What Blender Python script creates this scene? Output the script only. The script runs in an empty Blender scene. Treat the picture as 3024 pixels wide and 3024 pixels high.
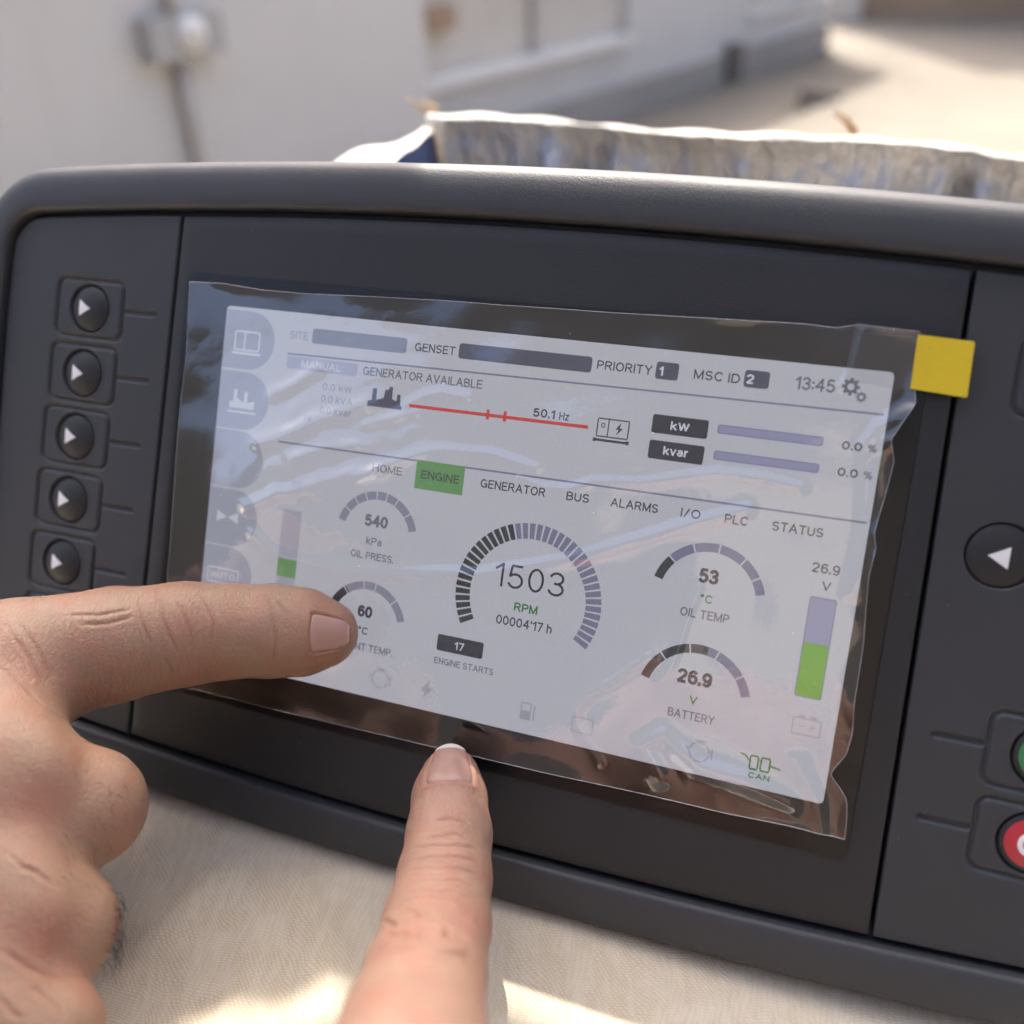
import bpy, bmesh, math, random
import numpy as np
from mathutils import Matrix, Vector

random.seed(7)
rng = np.random.default_rng(7)
scene = bpy.context.scene
COL = scene.collection

# ---------------------------------------------------------------- camera
cam_data = bpy.data.cameras.new('camera')
camera = bpy.data.objects.new('camera', cam_data)
COL.objects.link(camera)
camera.matrix_world = Matrix(((0.99886, 0.04784, 0.0, 0.00320),
                              (-0.02603, 0.54358, -0.83896, -0.17534),
                              (-0.04013, 0.83799, 0.54420, 0.91421),
                              (0, 0, 0, 1)))
cam_data.sensor_width = 36.0
cam_data.lens = 33.333
cam_data.clip_start = 0.005
cam_data.clip_end = 500.0
cam_data.dof.use_dof = True
cam_data.dof.focus_distance = 0.207
cam_data.dof.aperture_fstop = 7.8
scene.camera = camera

# ---------------------------------------------------------------- sky and sun
SUN_EL = math.radians(55.0)
SUN_AZ = math.radians(-3.7)            # clockwise from +Y
world = bpy.data.worlds.new('World')
scene.world = world
world.use_nodes = True
nt = world.node_tree
sky = nt.nodes.new('ShaderNodeTexSky')
sky.sky_type = 'NISHITA'
sky.sun_disc = False
sky.sun_elevation = SUN_EL
sky.sun_rotation = SUN_AZ
sky.dust_density = 7.0
sky.air_density = 0.6
sky.ozone_density = 0.3
nt.links.new(sky.outputs[0], nt.nodes['Background'].inputs[0])
nt.nodes['Background'].inputs[1].default_value = 0.15

sun_data = bpy.data.lights.new('sun', 'SUN')
sun_data.energy = 2.0
sun_data.angle = math.radians(0.45)
sun_data.color = (1.0, 0.93, 0.82)
sun = bpy.data.objects.new('sun', sun_data)
COL.objects.link(sun)
SUN_DIR = Vector((math.sin(SUN_AZ) * math.cos(SUN_EL), math.cos(SUN_AZ) * math.cos(SUN_EL), math.sin(SUN_EL)))
sun.rotation_euler = (-SUN_DIR).to_track_quat('-Z', 'Y').to_euler()
sun.location = SUN_DIR * 8

scene.view_settings.view_transform = 'Standard'
scene.view_settings.look = 'None'
scene.view_settings.exposure = 1.8
scene.view_settings.gamma = 1.0
scene.view_settings.use_curve_mapping = False
scene.cycles.max_bounces = 7
scene.cycles.diffuse_bounces = 3
scene.cycles.glossy_bounces = 3
scene.cycles.use_adaptive_sampling = True
scene.cycles.adaptive_threshold = 0.03
scene.cycles.transparent_max_bounces = 16
scene.cycles.caustics_reflective = False
scene.cycles.caustics_refractive = False
scene.cycles.sample_clamp_indirect = 6.0
scene.cycles.use_denoising = True

# ---------------------------------------------------------------- the controller's place: panel axes (x right, y up, z out of the panel)
PANEL_ROT = Matrix(((0.93188, 0.17261, -0.31907), (-0.36277, 0.44617, -0.81813), (0.00114, 0.87814, 0.47840)))
PANEL_ORG = Vector((0.0, 0.0, 0.79520))
PANEL = Matrix.Translation(PANEL_ORG) @ PANEL_ROT.to_4x4()
ROT_NP = np.array(PANEL_ROT); ORG_NP = np.array(PANEL_ORG)
BASE = np.array((-2.0, -84.0, -3.0))     # point of the casing that stands on the cloth, in panel millimetres
TABLE_Z = 0.720


def to_world(p_mm):
    return np.asarray(p_mm, float) * 0.001 @ ROT_NP.T + ORG_NP


# ---------------------------------------------------------------- helpers
def link(o, parent=None):
    COL.objects.link(o)
    if parent is not None:
        o.parent = parent
    return o


def tag(o, label=None, cat=None, group=None, kind=None):
    if label: o['label'] = label
    if cat: o['category'] = cat
    if group: o['group'] = group
    if kind: o['kind'] = kind
    return o


def empty(name, loc=(0, 0, 0)):
    o = bpy.data.objects.new(name, None)
    o.empty_display_size = 0.05
    o.location = loc
    return link(o)


def make(name, verts, faces, mat, parent=None, smooth=False, sharp=None):
    me = bpy.data.meshes.new(name)
    if isinstance(faces, np.ndarray):                       # large quad grids
        nf = len(faces)
        me.vertices.add(len(verts)); me.vertices.foreach_set('co', np.asarray(verts, np.float32).ravel())
        me.loops.add(nf * 4); me.loops.foreach_set('vertex_index', faces.astype(np.int32).ravel())
        me.polygons.add(nf); me.polygons.foreach_set('loop_start', np.arange(nf, dtype=np.int32) * 4)
        me.update(calc_edges=True); me.validate()
    else:
        me.from_pydata([tuple(map(float, v)) for v in verts], [], [tuple(map(int, f)) for f in faces])
    me.materials.append(mat)
    if smooth:
        me.polygons.foreach_set('use_smooth', [True] * len(me.polygons))
    me.update()
    if smooth and sharp:
        me.set_sharp_from_angle(angle=math.radians(sharp))
    return link(bpy.data.objects.new(name, me), parent)


def part(name, verts_mm, faces, mat, parent, smooth=False, sharp=None):
    """a piece of the controller, given in panel millimetres"""
    v = (np.asarray(verts_mm, float) - BASE) * 0.001
    return make(name, v, faces, mat, parent, smooth, sharp)


class MB:
    def __init__(self): self.v = []; self.f = []

    def add(self, v, f):
        n = len(self.v)
        self.v += [tuple(x) for x in v]
        self.f += [tuple(i + n for i in q) for q in f]
        return self

    def box(self, a, b, M=None):
        x0, y0, z0 = a; x1, y1, z1 = b
        v = [(x0, y0, z0), (x1, y0, z0), (x1, y1, z0), (x0, y1, z0), (x0, y0, z1), (x1, y0, z1), (x1, y1, z1), (x0, y1, z1)]
        if M is not None: v = [tuple(M @ Vector(p)) for p in v]
        return self.add(v, [(3, 2, 1, 0), (4, 5, 6, 7), (0, 1, 5, 4), (1, 2, 6, 5), (2, 3, 7, 6), (3, 0, 4, 7)])

    def prism(self, pts, z0, z1):
        n = len(pts)
        v = [(x, y, z0) for x, y in pts] + [(x, y, z1) for x, y in pts]
        f = [tuple(range(n, 2 * n)), tuple(range(n - 1, -1, -1))] + [(i, (i + 1) % n, n + (i + 1) % n, n + i) for i in range(n)]
        return self.add(v, f)

    def flat(self, pts, z):
        return self.add([(x, y, z) for x, y in pts], [tuple(range(len(pts)))])

    def tube(self, pts, rad, n=8, caps=True):
        P = [Vector(p) for p in pts]
        R = rad if hasattr(rad, '__len__') else [rad] * len(P)
        up = Vector((0.13, 0.21, 1)).normalized()
        vs = []; fs = []
        for i, p in enumerate(P):
            t = (P[min(i + 1, len(P) - 1)] - P[max(i - 1, 0)]).normalized()
            s = t.cross(up); s = s.normalized() if s.length > 1e-5 else Vector((1, 0, 0))
            w = t.cross(s)
            for k in range(n):
                a = 2 * math.pi * k / n
                vs.append(tuple(p + (s * math.cos(a) + w * math.sin(a)) * R[i]))
        for i in range(len(P) - 1):
            for k in range(n):
                fs.append((i * n + k, i * n + (k + 1) % n, (i + 1) * n + (k + 1) % n, (i + 1) * n + k))
        if caps:
            fs.append(tuple(range(n - 1, -1, -1))); fs.append(tuple(range((len(P) - 1) * n, len(P) * n)))
        return self.add(vs, fs)


def round_rect(x0, y0, x1, y1, r, n=6):
    if r <= 0: return [(x0, y0), (x1, y0), (x1, y1), (x0, y1)]
    o = []
    for cx, cy, a0 in ((x1 - r, y0 + r, -90), (x1 - r, y1 - r, 0), (x0 + r, y1 - r, 90), (x0 + r, y0 + r, 180)):
        for k in range(n + 1):
            a = math.radians(a0 + 90 * k / n)
            o.append((cx + r * math.cos(a), cy + r * math.sin(a)))
    return o


def circle(cx, cy, r, n=32):
    return [(cx + r * math.cos(2 * math.pi * k / n), cy + r * math.sin(2 * math.pi * k / n)) for k in range(n)]


def grid_faces(nu, nv, closed_u=False):
    f = []
    for j in range(nv - 1):
        for i in range(nu if closed_u else nu - 1):
            a = j * nu + i; b = j * nu + (i + 1) % nu
            f.append((a, b, b + nu, a + nu))
    return f


def grid_quads(nu, nv):
    a = (np.arange(nv - 1)[:, None] * nu + np.arange(nu - 1)[None, :]).ravel()
    return np.stack([a, a + 1, a + 1 + nu, a + nu], 1)


# ---------------------------------------------------------------- materials
def new_mat(name):
    m = bpy.data.materials.new(name); m.use_nodes = True
    return m, m.node_tree, m.node_tree.nodes['Principled BSDF']


def n_(t, kind, **kw):
    n = t.nodes.new(kind)
    for k, v in kw.items(): setattr(n, k, v)
    return n


def coords(t, scale=None):
    c = n_(t, 'ShaderNodeTexCoord').outputs['Object']
    if scale is not None:
        m = n_(t, 'ShaderNodeMapping'); m.inputs['Scale'].default_value = scale
        t.links.new(c, m.inputs['Vector']); c = m.outputs[0]
    return c


def noise(t, vec, scale, detail=3, rough=0.55):
    n = n_(t, 'ShaderNodeTexNoise')
    n.inputs['Scale'].default_value = scale; n.inputs['Detail'].default_value = detail; n.inputs['Roughness'].default_value = rough
    t.links.new(vec, n.inputs['Vector'])
    return n.outputs['Fac']


def ramp(t, fac, stops):
    r = n_(t, 'ShaderNodeValToRGB')
    el = r.color_ramp.elements
    while len(el) < len(stops): el.new(0.5)
    for e, (p, c) in zip(el, stops):
        e.position = p; e.color = (c[0], c[1], c[2], 1) if hasattr(c, '__len__') else (c, c, c, 1)
    t.links.new(fac, r.inputs[0])
    return r.outputs[0]


def bump(t, bsdf, height, strength, dist):
    b = n_(t, 'ShaderNodeBump')
    b.inputs['Strength'].default_value = strength; b.inputs['Distance'].default_value = dist
    t.links.new(height, b.inputs['Height']); t.links.new(b.outputs[0], bsdf.inputs['Normal'])
    return b


def mathn(t, op, a, b):
    m = n_(t, 'ShaderNodeMath', operation=op)
    for i, x in enumerate((a, b)):
        if hasattr(x, 'is_linked') or hasattr(x, 'links'): t.links.new(x, m.inputs[i])
        else: m.inputs[i].default_value = x
    return m.outputs[0]


def mixc(t, fac, a, b, blend='MIX'):
    m = n_(t, 'ShaderNodeMix', data_type='RGBA', blend_type=blend)
    for sock, x in ((m.inputs[0], fac), (m.inputs[6], a), (m.inputs[7], b)):
        if hasattr(x, 'links'): t.links.new(x, sock)
        elif hasattr(x, '__len__'): sock.default_value = (*x[:3], 1)
        else: sock.default_value = x
    return m.outputs[2]


def simple(name, col, rough=0.6, spec=0.5, var=0.0, vscale=20.0, bscale=None, bstr=0.1, bdist=0.001, metal=0.0):
    m, t, b = new_mat(name)
    b.inputs['Roughness'].default_value = rough
    b.inputs['Specular IOR Level'].default_value = spec
    b.inputs['Metallic'].default_value = metal
    v = coords(t)
    if var:
        lo = [c * (1 - var) for c in col]; hi = [min(1, c * (1 + var)) for c in col]
        t.links.new(ramp(t, noise(t, v, vscale, 5), [(0.3, lo), (0.7, hi)]), b.inputs['Base Color'])
    else:
        b.inputs['Base Color'].default_value = (*col, 1)
    if bscale: bump(t, b, noise(t, v, bscale, 2), bstr, bdist)
    return m


def emit(name, col, strength=1.0):
    m = bpy.data.materials.new(name); m.use_nodes = True
    t = m.node_tree; t.nodes.clear()
    e = n_(t, 'ShaderNodeEmission'); e.inputs[0].default_value = (*col, 1); e.inputs[1].default_value = strength
    o = n_(t, 'ShaderNodeOutputMaterial'); t.links.new(e.outputs[0], o.inputs[0])
    m.cycles.emission_sampling = 'NONE'
    return m


def plastic(name, col, rough, grain, gstr, dust=0.0):
    """moulded plastic: fine spark-eroded grain, slightly uneven gloss, a little dust"""
    m, t, b = new_mat(name)
    v = coords(t)
    big = noise(t, v, 22, 4)
    base = ramp(t, big, [(0.3, [c * 0.93 for c in col]), (0.7, [c * 1.07 for c in col])])
    if dust:
        sp = n_(t, 'ShaderNodeTexVoronoi'); sp.inputs['Scale'].default_value = 330; t.links.new(v, sp.inputs['Vector'])
        few = noise(t, v, 60, 2)
        d = mathn(t, 'MULTIPLY', mathn(t, 'LESS_THAN', sp.outputs['Distance'], 0.045), mathn(t, 'GREATER_THAN', few, 0.60))
        base = mixc(t, mathn(t, 'MULTIPLY', d, dust), base, (0.5, 0.5, 0.5))
    t.links.new(base, b.inputs['Base Color'])
    t.links.new(ramp(t, noise(t, v, 35, 5), [(0.3, rough - 0.05), (0.7, rough + 0.06)]), b.inputs['Roughness'])
    b.inputs['Specular IOR Level'].default_value = 0.5
    bump(t, b, noise(t, v, grain, 2, 0.6), gstr, 0.0004)
    return m


MAT = {}
MAT['bezel'] = plastic('moulded grey plastic', (0.037, 0.0405, 0.047), 0.50, 3200, 0.24)
MAT['keypad'] = plastic('keypad foil', (0.033, 0.036, 0.042), 0.52, 4200, 0.16, 0.3)
MAT['panel'] = plastic('display panel plastic', (0.016, 0.0175, 0.021), 0.47, 3000, 0.30, 0.25)
MAT['button'] = plastic('button rubber', (0.015, 0.016, 0.018), 0.50, 5200, 0.08)
MAT['border'] = plastic('screen border', (0.006, 0.0065, 0.008), 0.36, 4200, 0.15, 0.3)
MAT['white'] = simple('white key print', (0.80, 0.80, 0.82), 0.45)
MAT['red'] = simple('red key print', (0.46, 0.03, 0.045), 0.4)
MAT['greenkey'] = simple('green key print', (0.04, 0.22, 0.08), 0.4)
MAT['yellow'] = simple('yellow tab plastic', (0.66, 0.49, 0.02), 0.5, 0.4, 0.04, 60, 1500, 0.15, 0.0003)


def clear(name, ior, rough, gain, haze=0.0, hazecol=(0.8, 0.85, 0.95), bscale=None, bstr=0.1, dust=False):
    m = bpy.data.materials.new(name); m.use_nodes = True
    t = m.node_tree; t.nodes.clear()
    out = n_(t, 'ShaderNodeOutputMaterial')
    tr = n_(t, 'ShaderNodeBsdfTransparent'); tr.inputs[0].default_value = (0.97, 0.97, 0.97, 1)
    gl = n_(t, 'ShaderNodeBsdfGlossy'); gl.inputs['Roughness'].default_value = rough
    fr = n_(t, 'ShaderNodeFresnel'); fr.inputs[0].default_value = ior
    mx = n_(t, 'ShaderNodeMixShader')
    t.links.new(mathn(t, 'MINIMUM', mathn(t, 'MULTIPLY', fr.outputs[0], gain), 1.0), mx.inputs[0])
    base = tr.outputs[0]
    if haze:
        df = n_(t, 'ShaderNodeBsdfDiffuse'); df.inputs[0].default_value = (*hazecol, 1)
        hm = n_(t, 'ShaderNodeMixShader'); hm.inputs[0].default_value = haze
        if dust:                                            # specks of dust and greasy smears on the film
            v = coords(t)
            sp = n_(t, 'ShaderNodeTexVoronoi'); sp.inputs['Scale'].default_value = 420; t.links.new(v, sp.inputs['Vector'])
            spk = mathn(t, 'MULTIPLY', mathn(t, 'LESS_THAN', sp.outputs['Distance'], 0.060), mathn(t, 'GREATER_THAN', noise(t, v, 210, 2), 0.66))
            smear = ramp(t, noise(t, coords(t, (1.0, 1.6, 1.0)), 38, 5, 0.65), [(0.45, 0.0), (0.75, 1.0)])
            t.links.new(mathn(t, 'ADD', mathn(t, 'MULTIPLY', spk, 0.55), mathn(t, 'ADD', mathn(t, 'MULTIPLY', smear, 0.014), haze)), hm.inputs[0])
            t.links.new(ramp(t, noise(t, v, 55, 4), [(0.35, rough * 0.8), (0.7, rough * 2.2)]), gl.inputs['Roughness'])
        t.links.new(tr.outputs[0], hm.inputs[1]); t.links.new(df.outputs[0], hm.inputs[2]); base = hm.outputs[0]
    t.links.new(base, mx.inputs[1]); t.links.new(gl.outputs[0], mx.inputs[2])
    if bscale:
        b = n_(t, 'ShaderNodeBump'); b.inputs['Strength'].default_value = bstr; b.inputs['Distance'].default_value = 0.0003
        t.links.new(noise(t, coords(t), bscale, 3), b.inputs['Height'])
        t.links.new(b.outputs[0], gl.inputs['Normal'])
    t.links.new(mx.outputs[0], out.inputs[0])
    return m


MAT['glass'] = clear('screen glass', 1.45, 0.10, 0.7)
MAT['film'] = clear('clear protective film', 1.48, 0.07, 4.6, 0.004, bscale=420, bstr=0.10, dust=True)
MAT['tape'] = clear('clear tape', 1.48, 0.14, 1.3, 0.02)
MAT['filmedge'] = clear('film edge', 1.5, 0.15, 4.0, 0.25)

# ================================================================ SETTING
def paving_mat():
    m, t, b = new_mat('sandy concrete paving')
    v = coords(t)
    c = ramp(t, noise(t, v, 3.0, 6, 0.65), [(0.25, (0.16, 0.145, 0.12)), (0.55, (0.215, 0.192, 0.158)), (0.8, (0.28, 0.248, 0.20))])
    c2 = mixc(t, 0.35, c, ramp(t, noise(t, v, 28, 4), [(0.35, (0.14, 0.125, 0.105)), (0.65, (0.27, 0.242, 0.20))]))
    t.links.new(c2, b.inputs['Base Color']); b.inputs['Roughness'].default_value = 0.9
    bump(t, b, noise(t, v, 60, 4), 0.4, 0.01)
    return m


def plaster_mat(name, col, var=0.08):
    m, t, b = new_mat(name)
    v = coords(t)
    c = ramp(t, noise(t, v, 1.3, 5, 0.6), [(0.3, [x * (1 - var) for x in col]), (0.7, col)])
    st = ramp(t, noise(t, coords(t, (3, 3, 0.6)), 2.2, 5, 0.7), [(0.52, 0.0), (0.75, 1.0)])
    c = mixc(t, mathn(t, 'MULTIPLY', st, 0.35), c, [x * 0.72 for x in (col[0], col[1] * 0.97, col[2] * 0.92)])
    t.links.new(c, b.inputs['Base Color']); b.inputs['Roughness'].default_value = 0.85
    bump(t, b, noise(t, v, 90, 4), 0.3, 0.004)
    return m


MAT['paving'] = paving_mat()
MAT['plaster'] = plaster_mat('white plaster', (0.68, 0.675, 0.65))
MAT['plaster2'] = plaster_mat('cream plaster', (0.64, 0.60, 0.53))
MAT['plinth'] = plaster_mat('grey plinth render', (0.43, 0.405, 0.37), 0.2)
MAT['sill'] = simple('white stone sill', (0.82, 0.82, 0.80), 0.5, 0.5, 0.04, 8)
MAT['darkmetal'] = simple('dull grey metal', (0.17, 0.16, 0.15), 0.6, 0.5, 0.2, 30)
MAT['socketmetal'] = simple('grey socket plastic', (0.44, 0.44, 0.43), 0.6, 0.4, 0.15, 30)
MAT['pipe'] = simple('grey conduit', (0.50, 0.47, 0.44), 0.5, 0.5, 0.12, 20)
MAT['tan'] = plaster_mat('tan render', (0.44, 0.31, 0.21), 0.25)
MAT['brick'] = plaster_mat('dark grey render', (0.034, 0.034, 0.036), 0.3)
MAT['stone'] = simple('dark stone', (0.17, 0.15, 0.13), 0.85, 0.4, 0.25, 40)

g = make('pavement', [(-120, -120, 0), (120, -120, 0), (120, 120, 0), (-120, 120, 0)], [(0, 1, 2, 3)], MAT['paving'])
tag(g, kind='structure')

# the plastered wall: t runs along it, o is the distance out of it towards the table
WB = Vector((0.642, 4.704, 0)); WD = Vector((0.6309, 0.7759, 0)); WN = Vector((0.7759, -0.6309, 0))
WM = Matrix(((WD.x, WN.x, 0, WB.x), (WD.y, WN.y, 0, WB.y), (0, 0, 1, 0), (0, 0, 0, 1)))
WH = 1.55
wall = empty('plastered_wall', (WB.x, WB.y, 0))
tag(wall, 'white plastered wall with window niches, sills and grey plinth behind the controller', 'wall')


def wpart(name, boxes, mat):
    mb = MB()
    for a, b in boxes: mb.box(a, b, WM)
    mb.v = [(x - WB.x, y - WB.y, z) for x, y, z in mb.v]
    return make(name, mb.v, [f[::-1] for f in mb.f], mat, wall)


wpart('pier', [((-5.0, -0.3, 0), (-1.65, 0.25, WH))], MAT['plaster'])
wpart('wall_face', [((-1.648, -0.3, 0), (2.40, 0.0, 0.325)), ((0.02, -0.3, 0.325), (1.24, 0.0, WH)), ((-1.648, -0.3, 1.15), (0.018, -0.002, WH)), ((1.242, -0.3, 1.15), (2.40, -0.002, WH))], MAT['plaster'])
wpart('niche_panel', [((-1.646, -0.25, 0.325), (0.018, -0.05, 1.148))], MAT['plaster2'])
wpart('niche_panel', [((1.242, -0.25, 0.325), (2.398, -0.05, 1.148))], MAT['plaster2'])
wpart('sill', [((-1.645, -0.048, 0.326), (-0.003, 0.045, 0.358))], MAT['sill'])
wpart('sill', [((1.255, -0.048, 0.300), (2.36, 0.03, 0.322))], MAT['sill'])
wpart('mullion', [((-0.69, -0.048, 0.359), (-0.645, -0.02, 1.147))], MAT['pipe'])
wpart('shutter_box', [((-1.38, -0.048, 0.51), (-1.20, 0.0, 0.59))], MAT['tan'])
wpart('plinth', [((-1.643, 0.002, 0.0), (2.415, 0.035, 0.152))], MAT['plinth'])
wpart('drain_cover', [((0.95, 0.037, 0.02), (1.10, 0.075, 0.20))], MAT['stone'])

sock = empty('wall_socket_box', tuple(WM @ Vector((-2.59, 0.25, 0.59))))
tag(sock, 'grey electrical box with white round cap and conduit on the white pier', 'electrical box')


def spart(name, mb, mat, smooth=False):
    l = sock.location
    return make(name, [(x - l.x, y - l.y, z - l.z) for x, y, z in mb.v], [f[::-1] for f in mb.f] if not smooth else mb.f, mat, sock, smooth)


spart('housing', MB().box((-2.70, 0.252, 0.60), (-2.48, 0.31, 0.70), WM), MAT['socketmetal'])
mb = MB()
for k in range(9):
    r = 0.042 * math.cos(math.radians(10 * k)); o = 0.312 + 0.035 * math.sin(math.radians(10 * k))
    mb.v += [tuple(WM @ Vector((-2.585 + r * math.cos(a), o, 0.658 + r * math.sin(a)))) for a in [2 * math.pi * i / 20 for i in range(20)]]
mb.f = grid_faces(20, 9, True)
spart('cap', mb, MAT['sill'], True)
spart('conduit', MB().tube([WM @ Vector((-2.61, 0.275, z)) for z in (0.60, 0.4, 0.2, 0.0)], 0.019, 12), MAT['pipe'], True)
spart('conduit', MB().tube([WM @ Vector((-2.60, 0.275, z)) for z in (0.70, 0.9, 1.1, WH)], 0.016, 12), MAT['pipe'], True)

far = empty('garden_wall', (4.0, 7.5, 0))
tag(far, 'tan rendered garden wall far behind, across the pavement', 'wall')
FD = Vector((0.9278, -0.373, 0)); FNn = Vector((0.373, 0.9278, 0))
FM = Matrix(((FD.x, FNn.x, 0, 2.55 - 4.0), (FD.y, FNn.y, 0, 8.25 - 7.5), (0, 0, 1, 0), (0, 0, 0, 1)))
make('wall_face', MB().box((0.4, 0, 0), (7, 0.3, 3.95), FM).v, [f for f in MB().box((0, 0, 0), (1, 1, 1)).f], MAT['tan'], far)
make('gate_post', MB().box((0.0, -0.08, 0), (0.398, 0.35, 4.0), FM).v, [f for f in MB().box((0, 0, 0), (1, 1, 1)).f], MAT['plaster2'], far)

opp = empty('reflection_backdrop', (1.0, -2.4, 0))  # added out of view so the film has something dark to mirror
tag(opp, 'added dark building, unseen behind the camera, there to darken reflections in the screen film', 'reflection backdrop')
bx_ = lambda a, b, m, nm: make(nm, MB().box(a, b).v, MB().box(a, b).f, m, opp)
bx_((-9.0, -0.4, 0), (5.0, 0.0, 3.1), MAT['brick'], 'wall_face')
bx_((-2.2, 0.004, 0), (-1.5, 0.04, 2.1), MAT['stone'], 'door')
bx_((-0.4, 0.004, 0.9), (0.7, 0.03, 1.9), MAT['stone'], 'window')
bx_((2.0, 0.004, 0.9), (3.1, 0.03, 1.9), MAT['stone'], 'window')

st = make('shadow_wedge', [(1.46, 4.62, 0.0), (1.78, 4.90, 0.0), (1.56, 4.98, 0.0), (1.46, 4.64, 0.10), (1.74, 4.88, 0.02), (1.56, 4.94, 0.09)],
          [(2, 1, 0), (3, 4, 5), (0, 1, 4, 3), (1, 2, 5, 4), (2, 0, 3, 5)], MAT['stone'])  # dark solid in place of a shadow notch in the sunlit paving
tag(st, 'dark wedge standing in for a shadow notch on the pavement at the edge of the sunlight', 'stone')


# ---------------------------------------------------------------- tablecloth
def cloth_mat():
    m, t, b = new_mat('damask tablecloth')
    v = coords(t)
    warp = n_(t, 'ShaderNodeVectorMath', operation='ADD')
    nz = n_(t, 'ShaderNodeTexNoise'); nz.inputs['Scale'].default_value = 90; nz.inputs['Detail'].default_value = 2; t.links.new(v, nz.inputs['Vector'])
    sc = n_(t, 'ShaderNodeVectorMath', operation='SCALE'); sc.inputs['Scale'].default_value = 0.0045; t.links.new(nz.outputs['Color'], sc.inputs[0])
    t.links.new(v, warp.inputs[0]); t.links.new(sc.outputs[0], warp.inputs[1])

    def wave(angle, period):
        mp = n_(t, 'ShaderNodeMapping'); mp.inputs['Rotation'].default_value = (0, 0, math.radians(angle)); t.links.new(warp.outputs[0], mp.inputs['Vector'])
        w = n_(t, 'ShaderNodeTexWave'); w.inputs['Scale'].default_value = 0.314 / period; w.inputs['Distortion'].default_value = 0.6
        w.inputs['Detail'].default_value = 1.0; w.inputs['Detail Scale'].default_value = 2.0
        t.links.new(mp.outputs[0], w.inputs['Vector']); return w.outputs['Fac']
    rib = wave(18, 0.0012); thread = wave(102, 0.00058); rib2 = wave(-34, 0.00085)
    knit = mathn(t, 'MULTIPLY', rib, thread)
    plain = mathn(t, 'MULTIPLY', rib2, thread)
    pat = n_(t, 'ShaderNodeTexVoronoi'); pat.inputs['Scale'].default_value = 55; pat.distance = 'CHEBYCHEV'; t.links.new(warp.outputs[0], pat.inputs['Vector'])
    fig = ramp(t, mathn(t, 'ADD', pat.outputs['Distance'], mathn(t, 'MULTIPLY', noise(t, v, 38, 3), 0.8)), [(0.70, 0.0), (0.86, 1.0)])
    h = n_(t, 'ShaderNodeMix', data_type='FLOAT'); t.links.new(fig, h.inputs[0]); t.links.new(plain, h.inputs[2]); t.links.new(knit, h.inputs[3])
    fuzz = noise(t, v, 2200, 2)
    hh = mathn(t, 'ADD', h.outputs[0], mathn(t, 'MULTIPLY', fuzz, 0.35))
    c = mixc(t, h.outputs[0], (0.57, 0.485, 0.350), (0.77, 0.69, 0.53))
    c = mixc(t, mathn(t, 'MULTIPLY', fig, 0.38), c, (0.74, 0.68, 0.555))
    c = mixc(t, 0.22, c, ramp(t, noise(t, v, 14, 4), [(0.3, (0.48, 0.41, 0.31)), (0.7, (0.68, 0.615, 0.49))]))
    mp = n_(t, 'ShaderNodeMapping'); mp.inputs['Rotation'].default_value = (0, 0, math.radians(21)); mp.inputs['Scale'].default_value = (1.0, 0.24, 1.0); t.links.new(warp.outputs[0], mp.inputs['Vector'])
    cols = ramp(t, noise(t, mp.outputs[0], 560, 3, 0.6), [(0.42, 0.0), (0.62, 1.0)])
    c = mixc(t, mathn(t, 'MULTIPLY', cols, 0.30), c, (0.76, 0.70, 0.58))
    hh = mathn(t, 'ADD', hh, mathn(t, 'MULTIPLY', cols, 0.35))
    t.links.new(c, b.inputs['Base Color']); b.inputs['Roughness'].default_value = 0.85
    b.inputs['Sheen Weight'].default_value = 0.25
    bump(t, b, hh, 0.36, 0.0005)
    return m


MAT['cloth'] = cloth_mat()
nx, ny = 330, 230
xs = np.linspace(-0.46, 0.46, nx); ys = np.linspace(-0.30, 0.24, ny)
X, Y = np.meshgrid(xs, ys)
Z = np.full_like(X, TABLE_Z)


def ridge(x, y, pts, w, h):
    d = np.full(x.shape, 9.0)
    for (ax, ay), (bx, by) in zip(pts[:-1], pts[1:]):
        ex, ey = bx - ax, by - ay
        tt = np.clip(((x - ax) * ex + (y - ay) * ey) / (ex * ex + ey * ey), 0, 1)
        d = np.minimum(d, np.hypot(x - ax - tt * ex, y - ay - tt * ey))
    return h * np.exp(-(d / w) ** 2)


# soft creases in the cloth, and the cloth pushed up a little along the foot of the casing
front = np.maximum(0, 1 - np.abs((X * 0.363 + Y * 0.932) + 0.052) / 0.04)
for pts, w, h in (([(-0.12, -0.075), (-0.085, -0.055), (-0.07, -0.03)], 0.006, 0.0030),
                  ([(-0.045, -0.095), (-0.040, -0.060), (-0.050, -0.035)], 0.005, 0.0022),
                  ([(-0.075, -0.085), (-0.060, -0.065), (-0.058, -0.045)], 0.004, 0.0016),
                  ([(0.00, -0.09), (0.03, -0.085), (0.06, -0.11)], 0.007, 0.0028),
                  ([(-0.10, -0.10), (-0.07, -0.095), (-0.03, -0.105)], 0.006, 0.0020)):
    Z += ridge(X, Y, pts, w, h)
for k in range(26):
    fx, fy = rng.normal(0, 38, 2); ph = rng.uniform(0, 6.28)
    Z += 0.00022 * np.sin(fx * X + fy * Y + ph)
drop = np.maximum(0, np.abs(X) - 0.445) + np.maximum(0, Y - 0.225) + np.maximum(0, -Y - 0.285)
Z -= np.minimum(drop * 30, 0.40)
Z -= 0.0004 * front
cl = make('tablecloth', np.stack([X.ravel(), Y.ravel(), Z.ravel()], 1), grid_quads(nx, ny), MAT['cloth'], None, True)
tag(cl, 'beige damask tablecloth with soft creases under the controller', 'tablecloth')

# ---------------------------------------------------------------- open carton with crinkled silver lining
MAT['silver'] = None


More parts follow.
